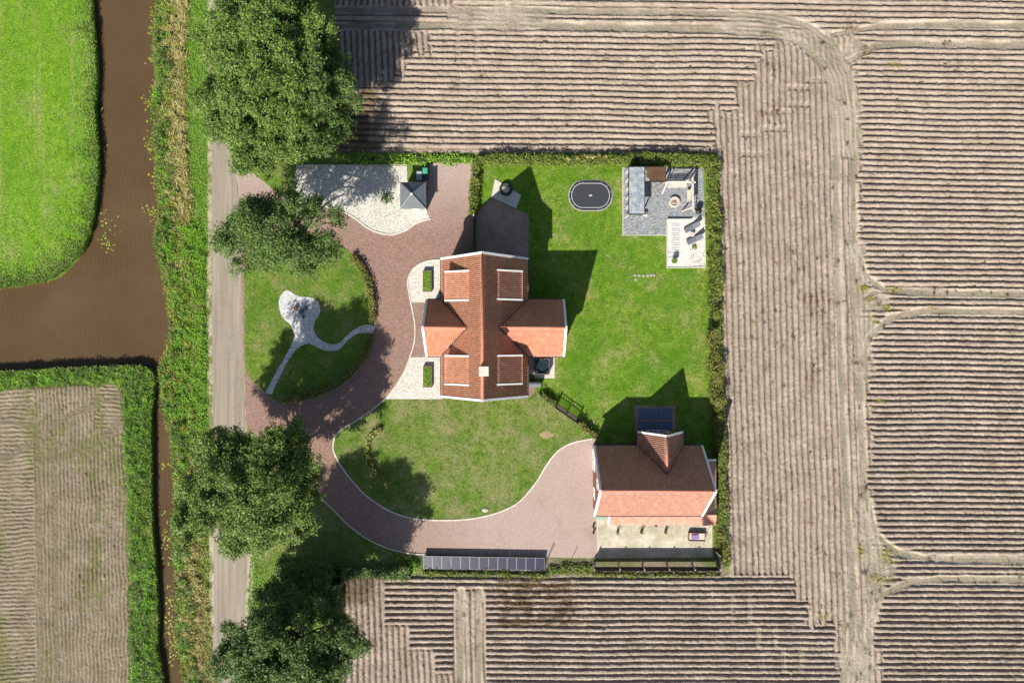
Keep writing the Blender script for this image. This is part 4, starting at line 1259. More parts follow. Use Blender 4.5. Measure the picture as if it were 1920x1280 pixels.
# ------------------------------------------------------------------ garden shed with pyramid roof
shc = (-12.05, 17.74)
shed = thing('garden_shed', 'small grey hut with a pointed four-sided slate roof beside the gravel pad', 'shed', (*shc, 0))
M().box((shc[0], shc[1], 1.1), (2.7, 2.8, 2.2)).build('wall', MT['timber'], shed)
hx, hy, ze_, za_ = 1.57, 1.62, 2.2, 3.35
cor = [(-hx, -hy), (hx, -hy), (hx, hy), (-hx, hy)]
for i in range(4):
    a, b_ = cor[i], cor[(i + 1) % 4]
    m = M()
    N_ = 5
    for k in range(N_):                                # overlapping felt courses
        t0, t1 = k / N_, (k + 1) / N_
        lift0 = 0.035
        p = [(shc[0] + a[0] * (1 - t0), shc[1] + a[1] * (1 - t0), ze_ + (za_ - ze_) * t0 + lift0), (shc[0] + b_[0] * (1 - t0), shc[1] + b_[1] * (1 - t0), ze_ + (za_ - ze_) * t0 + lift0),
             (shc[0] + b_[0] * (1 - t1), shc[1] + b_[1] * (1 - t1), ze_ + (za_ - ze_) * t1 + .004), (shc[0] + a[0] * (1 - t1), shc[1] + a[1] * (1 - t1), ze_ + (za_ - ze_) * t1 + .004)]
        m.poly(p)
    m.build('roof', MT['slate_felt'], shed)
m = M()
for a in cor: m.beam((shc[0] + a[0] * 1.02, shc[1] + a[1] * 1.02, ze_ + .05), (shc[0], shc[1], za_ + .05), 0.09, 0.05)
m.build('hip', MT['grey_metal'], shed)
M().lathe((shc[0], shc[1], za_), [(0.16, 0), (0.12, .1), (0.05, .18), (0.01, .26)], 10).build('finial', MT['white'], shed)
M().box((shc[0] + .2, shc[1] - 1.43, 1.0), (0.9, .07, 2.0)).build('door', MT['white'], shed)
for dx in (-1.35, 1.35): M().box((shc[0] + dx, shc[1] - 1.40, 1.1), (.12, .12, 2.2)).build('corner_post', MT['white'], shed)
# bins behind the shed
def wheelie(name, label, px, py, body, lid, w=0.58, d=0.72, h=1.05, rz=0.0):
    x, y = W(px, py, h)
    r_ = thing(name, label, 'wheelie bin', (x, y, 0), 'bins behind the hut', rz)
    m = M()
    vs_ = []
    for z, k in ((0.08, 0.82), (h, 1.0)):
        for sx_, sy in ((-1, -1), (1, -1), (1, 1), (-1, 1)): vs_.append((sx_ * w / 2 * k, sy * d / 2 * k, z))
    m.add(vs_, [(3, 2, 1, 0), (4, 5, 6, 7), (0, 1, 5, 4), (1, 2, 6, 5), (2, 3, 7, 6), (3, 0, 4, 7)])
    m.build('body', MT[body], r_, local=True)
    m = M(); m.bbox((0, 0.02, h + .035), (w + .05, d + .08, 0.07), 0, 0.03); m.beam((-w / 2 + .05, d / 2 + .06, h), (w / 2 - .05, d / 2 + .06, h), .04, .04)
    m.build('lid', MT[lid], r_, local=True)
    for sx_ in (-1, 1):
        M().tube([(sx_ * (w / 2 - .06), d / 2 - .06, .1), (sx_ * (w / 2 + .0), d / 2 - .06, .1)], 0.1, 10).build('wheel', MT['rubber'], r_, local=True)
wheelie('wheelie_bin', 'pale grey wheelie bin standing against the hut', 786, 330, 'grey_plastic', 'grey_plastic', 0.6, 1.05)
wheelie('wheelie_bin', 'wheelie bin with a bright green lid behind the grey hut', 797, 321, 'navy_plastic', 'green_plastic')
wheelie('wheelie_bin', 'dark navy wheelie bin between the green and orange lids', 797, 333, 'navy_plastic', 'navy_plastic')
wheelie('wheelie_bin', 'wheelie bin with an orange red lid at the hut corner', 798, 344, 'grey_plastic', 'red_plastic', 0.55, 0.6, 0.95)

# ------------------------------------------------------------------ trampoline
tx, ty = W(1107, 367)
tr = thing('trampoline', 'black oval trampoline sunk in the back lawn', 'trampoline', (tx, ty, 0))
def stadium(a, b, n=12):
    """half length a, half width b"""
    pts = []
    for k in range(n + 1):
        t = -math.pi / 2 + math.pi * k / n
        pts.append((a - b * 0.92 + b * 0.92 * math.cos(t), b * math.sin(t)))
    for k in range(n + 1):
        t = math.pi / 2 + math.pi * k / n
        pts.append((-a + b * 0.92 + b * 0.92 * math.cos(t), b * math.sin(t)))
    return pts
def ring(m, o, i, z0, z1):
    n = len(o)
    vs_ = [(x, y, z1) for x, y in o] + [(x, y, z1) for x, y in i] + [(x, y, z0) for x, y in o] + [(x, y, z0) for x, y in i]
    fs = []
    for k in range(n):
        j = (k + 1) % n
        fs += [(k, j, n + j, n + k), (2 * n + k, 2 * n + j, j, k), (n + k, n + j, 3 * n + j, 3 * n + k)]
    m.add(vs_, fs)
m = M(); ring(m, stadium(2.78, 1.95), stadium(2.62, 1.80), 0.02, 0.07); m.build('rim', MT['stone'], tr, local=True)
m = M(); ring(m, stadium(2.64, 1.82), stadium(2.36, 1.52), 0.05, 0.15); m.build('safety_pad', MT['pad_black'], tr, local=True)
m = M(); ring(m, stadium(2.40, 1.55), stadium(2.33, 1.48), 0.1, 0.165); m.build('piping', MT['piping'], tr, local=True)
m = M(); m.poly([(x, y, 0.13) for x, y in stadium(2.36, 1.51)]); m.build('jumping_mat', MT['mat_black'], tr, local=True)
m = M(); m.poly([(0.22 * math.cos(t) * (1 + .25 * math.sin(5 * t)), 0.10 * math.sin(t), 0.135) for t in [k * math.pi / 12 for k in range(24)]]); m.build('emblem', MT['piping'], tr, local=True)
for k in range(14):
    P_ = stadium(2.63, 1.81); Q_ = stadium(2.40, 1.56)
    i = int(k * len(P_) / 14)
    M().beam((*P_[i], .153), (*Q_[i], .153), 0.03, 0.012).build('seam', MT['piping'], tr, local=True)

# round tyre pit with sand, on its slab
sl_pts = [(928, 336), (977, 366), (968, 391), (921, 370)]
m = M(); m.prism([W(*p) for p in sl_pts][::-1], 0.02, 0.09)
o = m.build('concrete_slab', MT['slab']); tag(o, 'pale tilted square concrete slab under the round tyre bowl', 'slab')
x, y = W(948.5, 356)
tp = thing('tyre_bowl', 'round black tyre heaped with pale sand on a concrete slab', 'tyre', (x, y, 0.09))
M().lathe((0, 0, 0), [(0.62, 0), (0.80, .06), (0.84, .22), (0.80, .38), (0.66, .44), (0.54, .40), (0.50, .25)], 28).build('tyre', MT['rubber'], tp, local=True, smooth=True)
M().lathe((0, 0, 0), [(0.53, .24), (0.45, .32), (0.30, .45), (0.14, .56), (0.01, .62)], 20).build('sand_heap', MT['sand'], tp, local=True)

# ------------------------------------------------------------------ corner shelter, fire bowl, swings
X0, Y0 = W(1178.5, 313, 2.35); X1, _ = W(1208.5, 313, 2.35); _, Y1 = W(1178, 402.5, 2.35); X2, Y2 = W(1248, 341, 2.35)
shel = thing('garden_shelter', 'L-shaped open garden shelter with grey and rusty sheet roof', 'shelter', (X0, Y0, 0))
def roof_sheet(name, x0, x1, y0, y1, z, mat, rib_axis, parent):
    o = M().box(((x0 + x1) / 2, (y0 + y1) / 2, z), (x1 - x0, abs(y1 - y0), 0.07)).build(name, mat, parent)
    m = M()
    for xa, xb, ya, yb in ((x0, x1, y0, y0), (x0, x1, y1, y1), (x0, x0, y0, y1), (x1, x1, y0, y1)):
        m.beam((xa, ya, z + .05), (xb, yb, z + .05), 0.07, 0.10)
    m.build('edge_trim', MT['gutter'], o)
    return o
roof_sheet('roof', X0, X1, Y0, Y1, 2.35, MT['grey_roof'], 'y', shel)
roof_sheet('roof', X1 + .04, X2, Y0, Y2, 2.33, MT['rust_roof'], 'x', shel)
# moss and lichen growing over from the grey sheet onto the rusty one: its own thin ragged layer
mr = np.random.default_rng(9)
pp = [(X1 - .02, Y0 - .06)] + [(X1 + 0.25 + 0.45 * t - 0.25 * math.sin(3 * t) + mr.uniform(-.12, .12) - 0.9 * max(0, .3 - t), Y0 + (Y2 - Y0) * t) for t in np.linspace(.03, .97, 18)] + [(X1 - .02, Y2 + .02)]
M().poly([(x, y, 2.372) for x, y in pp][::-1]).build('lichen', MT['grey_roof'], shel)
for i in range(6):
    yy = Y0 - .15 + (Y1 - Y0 + .3) * i / 5
    M().beam((X0 + .08, yy, 0.03), (X0 + .08, yy, 2.3), 0.15, 0.30, (0, 1, 0)).build('post', MT['timber_pale'], shel)
for xx, yy in ((X1 - .1, Y1 + .1), (X2 - .1, Y2 + .1), (X2 - .1, Y0 - .1), (X1 - .1, Y2 + .1)):
    M().beam((xx, yy, 0.03), (xx, yy, 2.28), 0.13, 0.13, (0, 1, 0)).build('post', MT['timber'], shel)
for k in range(9):                                        # boards of the back wall
    M().box(((X0 + X2) / 2, Y0 - .06, 0.22 + .24 * k), (X2 - X0 - .2, .035, 0.21)).build('board', MT['timber'], shel)
m = M().box((X0 + .62, (Y0 + Y1) / 2 - .5, .42), (.75, 3.4, .12)).box((X0 + .62, (Y0 + Y1) / 2 - .5, .2), (.6, 3.2, .36))
m.build('bench_seat', MT['timber'], shel)
# white pot by the shelter post
x, y = W(1210, 400.5, .4)
pt = thing('flower_pot', 'square white pot at the front corner of the garden shelter', 'pot', (x, y, 0.034))
M().bbox((0, 0, .22), (.42, .42, .44), 0, .03).build('pot', MT['white'], pt, local=True)
M().box((0, 0, .443), (.32, .32, .012)).build('soil', MT['soil'], pt, local=True)

x, y = W(1265, 378.5, .4)
fp = thing('fire_pit', 'round stone fire pit full of pale ash on slate chippings', 'fire pit', (x, y, 0.034))
for k in range(12):
    t = 2 * math.pi * k / 12
    M().bbox((0.56 * math.cos(t), 0.56 * math.sin(t), .2), (.20, .27, .40 + .03 * math.sin(k * 2.3)), t, .03).build('stone', MT['ash'], fp, local=True)
M().lathe((0, 0, 0), [(0.46, .22), (0.3, .27), (0.12, .25), (0.01, .24)], 16).build('ash', MT['ash'], fp, local=True)
m = M()
for a in (0.3, 1.5, 2.6): m.tube([(-.34 * math.cos(a), -.34 * math.sin(a), .30), (.3 * math.cos(a + .2), .3 * math.sin(a + .2), .33)], 0.045, 6)
m.build('log', MT['timber_brown'], fp, local=True)

def swing(label, p0, p1, splay, seat_w):
    a = Vector((*W(*p0, 2.05), 2.05)); b_ = Vector((*W(*p1, 2.05), 2.05))
    c = (a + b_) / 2
    d = (b_ - a).normalized(); s = Vector((-d.y, d.x, 0))
    r_ = thing('swing', label, 'garden swing', (c.x, c.y, 0.034), 'timber swings round the fire pit')
    M().beam(a, b_, 0.16, 0.18).build('beam', MT['timber_pale'], r_)
    for e, k in ((a, 1), (b_, -1)):
        for sg in (-1, 1):
            e2 = e + d * k * 0.25
            M().beam(e2 + Vector((0, 0, .06)), e2 + s * sg * splay - d * k * .1 + Vector((0, 0, -2.0)), 0.13, 0.13).build('leg', MT['timber_pale'], r_)
    L = (b_ - a).length
    st = r_
    zc = 0.5
    m = M()
    for k in range(4):
        off = s * (-.22 + .14 * k)
        m.beam(c - d * seat_w / 2 + off + Vector((0, 0, zc - 2.05)), c + d * seat_w / 2 + off + Vector((0, 0, zc - 2.05)), 0.12, 0.05)
    m.build('seat', MT['timber_pale'], r_)
    m = M()
    for k in range(3):
        off = s * (.28 + .05 * k)
        m.beam(c - d * seat_w / 2 + off + Vector((0, 0, zc + .16 * (k + 1) - 2.05)), c + d * seat_w / 2 + off + Vector((0, 0, zc + .16 * (k + 1) - 2.05)), 0.05, 0.12)
    m.build('backrest', MT['timber_pale'], r_)
    m = M()
    for k in (-1, 1):
        q = c + d * k * seat_w / 2 * .95
        for off in (-.2, .25): m.tube([q + s * off + Vector((0, 0, zc - 2.05)), q + Vector((0, 0, 0))], 0.018, 5)
    m.build('chain', MT['grey_metal'], r_)
swing('timber swing bench under the beam beside the rusty roof', (1246, 342), (1304, 342), 0.95, 2.5)
swing('timber swing standing along the east hedge of the fire terrace', (1299, 332), (1299, 393), 0.85, 1.5)

# loungers, table
def lounger(label, pf, ph_):
    f = Vector((*W(*pf), 0)); h = Vector((*W(*ph_), 0))
    d = h - f
    rz = math.atan2(d.y, d.x)
    r_ = thing('sun_lounger', label, 'sun lounger', (f.x, f.y, 0.06), 'sun loungers on white gravel', rz)
    M().bbox((0.62, 0, .31), (1.24, .58, .08), 0, .02).build('seat', MT['fabric_grey'], r_, local=True)
    M().beam((1.20, 0, .33), (1.98, 0, .74), .58, .07).build('backrest', MT['fabric_grey'], r_, local=True)
    m = M()
    for sg in (-1, 1): m.beam((0, sg * .31, .28), (1.9, sg * .31, .28), .05, .05)
    m.build('frame', MT['grey_metal'], r_, local=True)
    for px_ in (.12, 1.6):
        for sg in (-1, 1): M().box((px_, sg * .31, .13), (.05, .05, .26)).build('leg', MT['grey_metal'], r_, local=True)
    M().bbox((0, 0, 0), (.1, .1, .1), 0, .02)
    m = M(); m.beam((1.72, 0, .65), (1.98, 0, .80), .5, .09); m.build('pillow', MT['fabric_grey'], r_, local=True)
lounger('grey sun lounger nearer the fire pit, foot end towards the planks', (1282.5, 434), (1311, 419))
lounger('grey sun lounger south of the little round table, head at the hedge', (1287, 456), (1315.5, 443))
x, y = W(1296, 440.6)
tb = thing('side_table', 'small round pinkish table between the two grey loungers', 'table', (x, y, 0.06))
M().lathe((0, 0, .42), [(0.29, 0), (0.30, .02), (0.29, .04)], 20).build('tabletop', MT['pink_top'], tb, local=True)
for k in range(3): M().tube([(.18 * math.cos(k * 2.1), .18 * math.sin(k * 2.1), .42), (.24 * math.cos(k * 2.1), .24 * math.sin(k * 2.1), 0)], .02, 6).build('leg', MT['black_metal'], tb, local=True)

def potted(name, label, px, py, pr, ph_, fr, fh, mat, seed, group=None, potmat='black_metal', n=160, leaf=0.09, z0=0.03):
    x, y = W(px, py)
    r_ = thing(name, label, 'potted plant', (x, y, z0), group)
    M().lathe((0, 0, 0), [(pr * .75, 0), (pr, ph_), (pr * .86, ph_), (pr * .82, ph_ * .88), (0.01, ph_ * .88)], 14).build('pot', MT[potmat], r_, local=True)
    rg = np.random.default_rng(seed)
    d = rg.normal(size=(n, 3)); d /= np.linalg.norm(d, axis=1)[:, None]
    p = d * rg.uniform(.6, 1.05, n)[:, None] * np.array([fr, fr, fh / 2]) + np.array([0, 0, ph_ + fh / 2 - .05])
    v, f = leaves_mesh(p, d + rg.normal(size=(n, 3)) * .4, rg.uniform(.6, 1.3, n) * leaf, rg)
    np_mesh('foliage', v, f, MT[mat], r_, local=True)
    return r_
x, y = W(1309, 396, .6)
kb = thing('kettle_grill', 'black round kettle grill between the loungers and the east hedge', 'grill', (x, y, .05))
M().lathe((0, 0, 0), [(.10, .42), (.30, .50), (.40, .66), (.42, .74)], 18).build('bowl', MT['black_metal'], kb, local=True, smooth=True)
M().lathe((0, 0, 0), [(.42, .75), (.38, .88), (.24, .99), (.05, 1.03), (.01, 1.03)], 18).build('lid', MT['black_metal'], kb, local=True, smooth=True)
for k in range(3): M().tube([(.14 * math.cos(k * 2.1), .14 * math.sin(k * 2.1), .48), (.36 * math.cos(k * 2.1), .36 * math.sin(k * 2.1), 0)], .02, 6).build('leg', MT['grey_metal'], kb, local=True)
potted('potted_plant', 'clipped green ball shrub in a pot on the white gravel terrace', 1262, 490, .22, .35, .36, .75, 'box_green', 4, n=420, z0=.06)
P3 = 'potted plants on the concrete yard'
potted('potted_plant', 'wispy potted plant on the concrete yard nearest the green chest', 1157.5, 996, .16, .25, .25, .9, 'g_dark', 5, P3, n=50)
potted('potted_plant', 'middle one of three small pots on the concrete yard', 1202, 996, .18, .28, .24, .5, 'g_dark', 6, P3, n=70)
potted('potted_plant', 'small potted plant on the concrete yard nearest the crate', 1247, 996, .18, .28, .24, .5, 'g_olive', 7, P3, n=70)
potted('potted_plant', 'small dark pot on the drive edge just below the green chest', 1112, 986, .14, .25, .16, .3, 'g_dark', 8, P3, n=40)
potted('potted_plant', 'small dark pot on the drive edge, farther from the barn roof', 1112.5, 997, .14, .25, .18, .35, 'g_brown', 9, P3, n=40)
# ornaments in the chippings
x, y = W(555, 578); pt = thing('clay_pot', 'brown clay pot among dark stones on the white chippings', 'pot', (x, y, .075))
M().lathe((0, 0, 0), [(0.14, 0), (0.27, .25), (0.24, .45), (0.17, .52), (0.14, .5), (0.12, .3)], 16).build('pot', MT['terracotta'], pt, local=True, smooth=True)
M().lathe((0, 0, 0), [(0.13, .4), (0.01, .42)], 12).build('soil', MT['soil'], pt, local=True)
for i, (px_, py_, rr, lb) in enumerate(((573, 578, .30, 'dark boulder to the upper right of the clay pot'), (566, 585, .36, 'largest dark round boulder in the middle of the white chippings'), (569, 594, .24, 'small dark boulder lowest on the white chippings'))):
    x, y = W(px_, py_)
    rg = np.random.default_rng(40 + i)
    prof = [(rr * .7, 0), (rr, rr * .35), (rr * .85, rr * .8), (rr * .45, rr * 1.1), (.01, rr * 1.18)]
    o = M().lathe((0, 0, 0), prof, 9, 1.0, .8, i).build('boulder', MT['slate_felt'], smooth=True)
    o.location = (x, y, .07); tag(o, lb, 'stone', 'dark boulders on the chippings')

# ------------------------------------------------------------------ hot tub, covered barbecue
x, y = W(1016, 687, .9)
ht = thing('hot_tub', 'black square hot tub on the patio at the house corner', 'hot tub', (x, y, 0.046))
def rrect(a, b, r_, n=5):
    pts = []
    for cx_, cy_, t0 in ((a - r_, b - r_, 0), (-a + r_, b - r_, 1), (-a + r_, -b + r_, 2), (a - r_, -b + r_, 3)):
        for k in range(n + 1):
            t = (t0 + k / n) * math.pi / 2
            pts.append((cx_ + r_ * math.cos(t), cy_ + r_ * math.sin(t)))
    return pts
m = M(); ring(m, rrect(.98, .98, .28), rrect(.92, .92, .26), 0, .84); m.build('cabinet', MT['tub_shell'], ht, local=True)
m = M(); ring(m, rrect(1.0, 1.0, .3), rrect(.86, .86, .34), .78, .90); m.build('rim', MT['tub_rim'], ht, local=True)
m = M(); o_ = rrect(.87, .87, .34); i_ = rrect(.62, .62, .3)
ring(m, o_, i_, .3, .62); m.build('seat', MT['tub_shell'], ht, local=True)
def tubwater():
    mm, nt, b = new_mat('tub_water')
    b.inputs['Base Color'].default_value = (0.012, 0.03, 0.026, 1); b.inputs['Roughness'].default_value = 0.04
    bump(nt, b, noise(nt, 4, 2, .5), .03)
    return mm
m = M(); m.poly([(px_, py_, .60) for px_, py_ in rrect(.87, .87, .34)]); m.build('water', tubwater(), ht, local=True)
for (px_, py_) in ((-.62, -.62), (.62, -.62), (.62, .62), (-.62, .62)):
    M().bbox((px_, py_, .80), (.34, .26, .16), math.atan2(py_, px_) + math.pi / 2, .05).build('headrest', MT['tub_shell'], ht, local=True)
x, y = W(1003.5, 720, .8)
bq = thing('barbecue', 'long barbecue under a grey cover against the house wall', 'barbecue', (x, y, 0.02))
m = M()
n = 14; prof = []
for k in range(9):
    t = math.pi * k / 8; prof.append((.36 * math.cos(t), .62 + .34 * math.sin(t)))
prof = [(.37, .05)] + prof + [(-.37, .05)]
vs_ = [(sx_ * .72, py_, pz) for sx_ in (-1, 1) for py_, pz in prof]
q = len(prof)
m.add(vs_, [tuple(range(q - 1, -1, -1)), tuple(range(q, 2 * q))] + [(k, k + 1, q + k + 1, q + k) for k in range(q - 1)])
m.build('cover', MT['fabric_grey'], bq, local=True)
for sx_ in (-.6, .6): M().tube([(sx_, -.3, .1), (sx_, .3, .1)], .07, 10).build('wheel', MT['rubber'], bq, local=True)

# ------------------------------------------------------------------ planter boxes in the gravel beds
for (px_, py_, lb) in ((801, 527, 'long planter of clipped green box in the gravel north of the wing'), (801.5, 706, 'long planter of clipped green box in the gravel south of the wing')):
    x, y = W(px_, py_, .4)
    r_ = thing('planter', lb, 'planter', (x, y, .05), 'planters in the white gravel')
    m = M()
    for sx_ in (-1, 1): m.box((sx_ * .50, 0, .25), (.09, 2.66, .46)); m.box((0, sx_ * 1.28, .25), (.91, .09, .46))
    m.build('frame', MT['timber_brown'], r_, local=True)
    M().box((0, 0, .2), (.92, 2.5, .4)).build('soil', MT['soil'], r_, local=True)
    rg = np.random.default_rng(int(py_))
    n = 1500
    p = np.stack([rg.uniform(-.40, .40, n), rg.uniform(-1.18, 1.18, n), rg.uniform(.40, .50, n)], 1)
    v, f = leaves_mesh(p, rg.normal(size=(n, 3)) * .6 + np.array([0, 0, 1.0]), rg.uniform(.06, .13, n), rg)
    np_mesh('foliage', v, f, MT['box_green'], r_, local=True)

# ------------------------------------------------------------------ solar array
zt, zb_ = 0.68, 0.16
aN = Vector((*W(793.4, 1041.5, zt), zt)); bN = Vector((*W(1022, 1045, zt), zt))
aS = Vector((*W(793.0, 1065, zb_), zb_)); bS = Vector((*W(1020.5, 1068.2, zb_), zb_))
sa = thing('solar_array', 'long row of dark solar panels on a low rack beside the drive', 'solar panels', tuple((aN + bS) / 2 * Vector((1, 1, 0)) if False else ((aN.x + bS.x) / 2, (aN.y + bS.y) / 2, 0)))
def solar_mat():
    mm, nt, b = new_mat('solar_cells')
    tc = nt.nodes.new('ShaderNodeTexCoord')
    br = nt.nodes.new('ShaderNodeTexBrick')
    br.offset = 0; br.inputs['Scale'].default_value = 1; br.inputs['Brick Width'].default_value = .18; br.inputs['Row Height'].default_value = .18; br.inputs['Mortar Size'].default_value = .004
    br.inputs['Color1'].default_value = (.013, .015, .035, 1); br.inputs['Color2'].default_value = (.017, .019, .042, 1); br.inputs['Mortar'].default_value = (.035, .038, .055, 1)
    nt.links.new(tc.outputs['Object'], br.inputs['Vector']); nt.links.new(br.outputs[0], b.inputs['Base Color'])
    b.inputs['Roughness'].default_value = .3
    b.inputs['Specular IOR Level'].default_value = .25
    return mm
MS = solar_mat()
MT['panel_frame'] = plain('panel_frame', (0.20, 0.205, 0.22), 0.5, 0.2)
e = (bN - aN); L = e.length; e.normalize()
up = (aN - aS); SL = up.length; up.normalize()
nv = e.cross(up).normalized()
pw = L / 13
rot = __import__('mathutils').Matrix((e, up, nv)).transposed().to_euler()
p0 = None
so_ = origin_of(sa)
for k in range(13):
    c = aS + e * (pw * (k + .5)) + up * SL / 2
    if p0 is None:
        p0 = M().box((0, 0, 0), (pw - .075, SL - .07, .028)).build('solar_panel', MS, sa, local=True)
        m = M(); 
        for sx_ in (-1, 1): m.box((sx_ * (pw / 2 - .026), 0, .002), (.026, SL, .042))
        for sy in (-1, 1): m.box((0, sy * (SL / 2 - .017), .002), (pw - .08, .03, .042))
        fr0 = m.build('frame', MT['panel_frame'], p0, local=True)
        cur = p0
    else:
        cur = p0.copy(); COL.objects.link(cur); cur.parent = sa
        f2 = fr0.copy(); COL.objects.link(f2); f2.parent = cur
    cur.location = c - so_ + nv * .03
    cur.rotation_euler = rot
m = M()
m.beam(aN - up * .25 - nv * .04, bN - up * .25 - nv * .04, .05, .05); m.beam(aS + up * .3 - nv * .04, bS + up * .3 - nv * .04, .05, .05)
for k in range(7):
    q = aN + e * (L * (k + .02) / 6.3) - up * .3 - nv * .06
    m.beam(q, (q.x, q.y, 0), .05, .05, (0, 1, 0))
m.build('rack', MT['grey_metal'], sa)
for px_, py_, h, lb in ((1023.5, 1050, 1.95, 'thin grey metal pole at the end of the solar panels'), (1068, 1056, 1.87, 'thin grey metal pole standing between solar panels and black fence'), (1024.8, 1052, 1.9, 'second thin pole close beside the end of the solar panels')):
    x, y = W(px_, py_)
    r_ = thing('metal_pole', lb, 'pole', (x, y, 0), 'metal poles by the solar panels')
    M().tube([(0, 0, 0), (0, 0, h)], .035, 8).build('shaft', MT['timber'], r_, local=True)
    M().lathe((0, 0, h), [(.05, 0), (.05, .04), (.01, .06)], 8).build('cap', MT['grey_metal'], r_, local=True)

# ------------------------------------------------------------------ black screen fence
fy = W(0, 1070, 2.0)[1]
fx = [W(p, 1070, 2.0)[0] for p in (1115, 1163, 1209, 1256, 1304, 1351)]
bf = thing('screen_fence', 'black timber screen fence of five bays along the concrete yard', 'fence', ((fx[0] + fx[-1]) / 2, fy, 0))
for a, b_ in zip(fx[:-1], fx[1:]):
    for k in range(8):
        M().box(((a + b_) / 2, fy, 0.55 + k * .19), (b_ - a - .02, .03, .186)).build('board', MT['black'], bf)
for xx in fx:
    M().box((xx, fy + .12, 1.0), (.14, .16, 2.0)).build('post', MT['timber'], bf)
    M().beam((xx, fy + .10, 1.6), (xx, fy + .75, .05), .09, .09).build('brace', MT['timber'], bf)
for k in range(8):
    M().box((fx[-1] + .02, fy + .95, 0.55 + k * .19), (.03, 1.7, .186)).build('board', MT['black'], bf)
M().box((fx[-1] - .02, fy + 1.8, 1.0), (.12, .12, 2.0)).build('post', MT['timber'], bf)

# ------------------------------------------------------------------ things on the concrete yard
x, y = W(1307, 1006.5, .5)
cr = thing('crate', 'low wooden crate with a purple cushion on the concrete yard', 'crate', (x, y, .046), rz=-.02)
m = M()
for sx_ in (-1, 1): m.box((sx_ * 1.0, 0, .25), (.05, 1.0, .5)); m.box((0, sx_ * .48, .25), (1.96, .05, .5))
m.build('side', MT['timber_brown'], cr, local=True)
M().box((0, 0, .36), (1.93, .9, .05)).build('floor', MT['pink_top'], cr, local=True)
M().bbox((-.25, 0.02, .45), (.9, .6, .12), .1, .04).build('cushion', MT['purple'], cr, local=True)
x, y = W(1325, 1002, .3)
sc_ = thing('scooter', 'small child scooter parked beside the wooden crate', 'scooter', (x, y, .046), rz=1.2)
M().box((0, 0, .10), (.5, .11, .03)).build('deck', MT['grey_metal'], sc_, local=True)
for px_ in (-.3, .32): M().tube([(px_, -.02, .08), (px_, .02, .08)], .08, 12).build('wheel', MT['rubber'], sc_, local=True)
m = M(); m.tube([(.3, 0, .1), (.22, 0, .72)], .02, 6); m.tube([(.22, -.2, .72), (.22, .2, .72)], .018, 6); m.build('handlebar', MT['green_paint'], sc_, local=True)
x, y = W(1125, 969, .6)
gc = thing('storage_chest', 'pale green storage chest at the corner of the barn eaves', 'chest', (x, y, .04))
M().box((0, 0, .28), (1.0, .5, .5)).build('body', MT['green_paint'], gc, local=True)
M().bbox((0, 0, .57), (1.06, .56, .08), 0, .03).build('lid', MT['green_paint'], gc, local=True)
M().box((0, -.285, .48), (.12, .03, .05)).build('handle', MT['grey_metal'], gc, local=True)
x, y = W(1230, 984.5, .3)
rb_ = thing('bucket', 'small red bucket on concrete below the lean-to eave', 'bucket', (x, y, .046))
M().lathe((0, 0, 0), [(.13, 0), (.18, .32), (.165, .32), (.13, .05), (.01, .05)], 14).build('body', MT['red_paint'], rb_, local=True)
m = M(); m.tube([(.17 * math.cos(t), .03, .31 + .12 * math.sin(t)) for t in [math.pi * k / 8 for k in range(9)]], .01, 5); m.build('handle', MT['grey_metal'], rb_, local=True)

# ------------------------------------------------------------------ ornamental gates and fences
def ring_gate(name, label, P, Q, h, leaves_, rings, group):
    a = Vector((*W(*P), 0)); b_ = Vector((*W(*Q), 0))
    d = b_ - a; L = d.length; rz = math.atan2(d.y, d.x)
    r_ = thing(name, label, 'gate', tuple(a), group, rz)
    for xx in [L * k / leaves_ for k in range(leaves_ + 1)] if True else []:
        pass
    for xx in (0, L): M().bbox((xx, 0, h / 2 + .05), (.12, .12, h + .1), 0, .03).build('gatepost', MT['black_metal'], r_, local=True)
    for li in range(leaves_):
        x0 = L * li / leaves_ + (.09 if li == 0 else .03); x1 = L * (li + 1) / leaves_ - (.09 if li == leaves_ - 1 else .03)
        m = M()
        for z in (.10, h - .52, h - .10): m.beam((x0, 0, z), (x1, 0, z), .05, .06)
        for xx in (x0 + .03, x1 - .03): m.beam((xx, 0, .07), (xx, 0, h - .07), .06, .06, (0, 1, 0))
        lf = m.build('gate_leaf', MT['black_metal'], r_, local=True)
        nb = max(4, int((x1 - x0) / .085))
        bm = M()
        for k in range(1, nb): bm.tube([(x0 + (x1 - x0) * k / nb, 0, .1), (x0 + (x1 - x0) * k / nb, 0, h - .5)], .016, 4, cap=False)
        bm.build('bars', MT['black_metal'], lf, local=True)
        for k in range(rings):
            cx_ = x0 + (x1 - x0) * (k + .5) / rings
            rr = min((x1 - x0) / rings / 2, .20) * .95
            m = M(); m.tube([(cx_ + rr * math.cos(t), 0, h - .31 + rr * math.sin(t)) for t in [2 * math.pi * q / 14 for q in range(15)]], .022, 5, cap=False)
            m.build('ring', MT['black_metal'], lf, local=True)
    return r_
G = 'black metal ring gates'
ring_gate('garden_gate', 'black two-leaf metal gate with ring ornaments at the fence below the house', (1041, 763), (1081, 791), 1.68, 2, 4, G)
ring_gate('garden_gate', 'black single metal gate with ring ornaments at the gravel pad', (555.5, 344), (546, 371), 1.15, 1, 4, G)
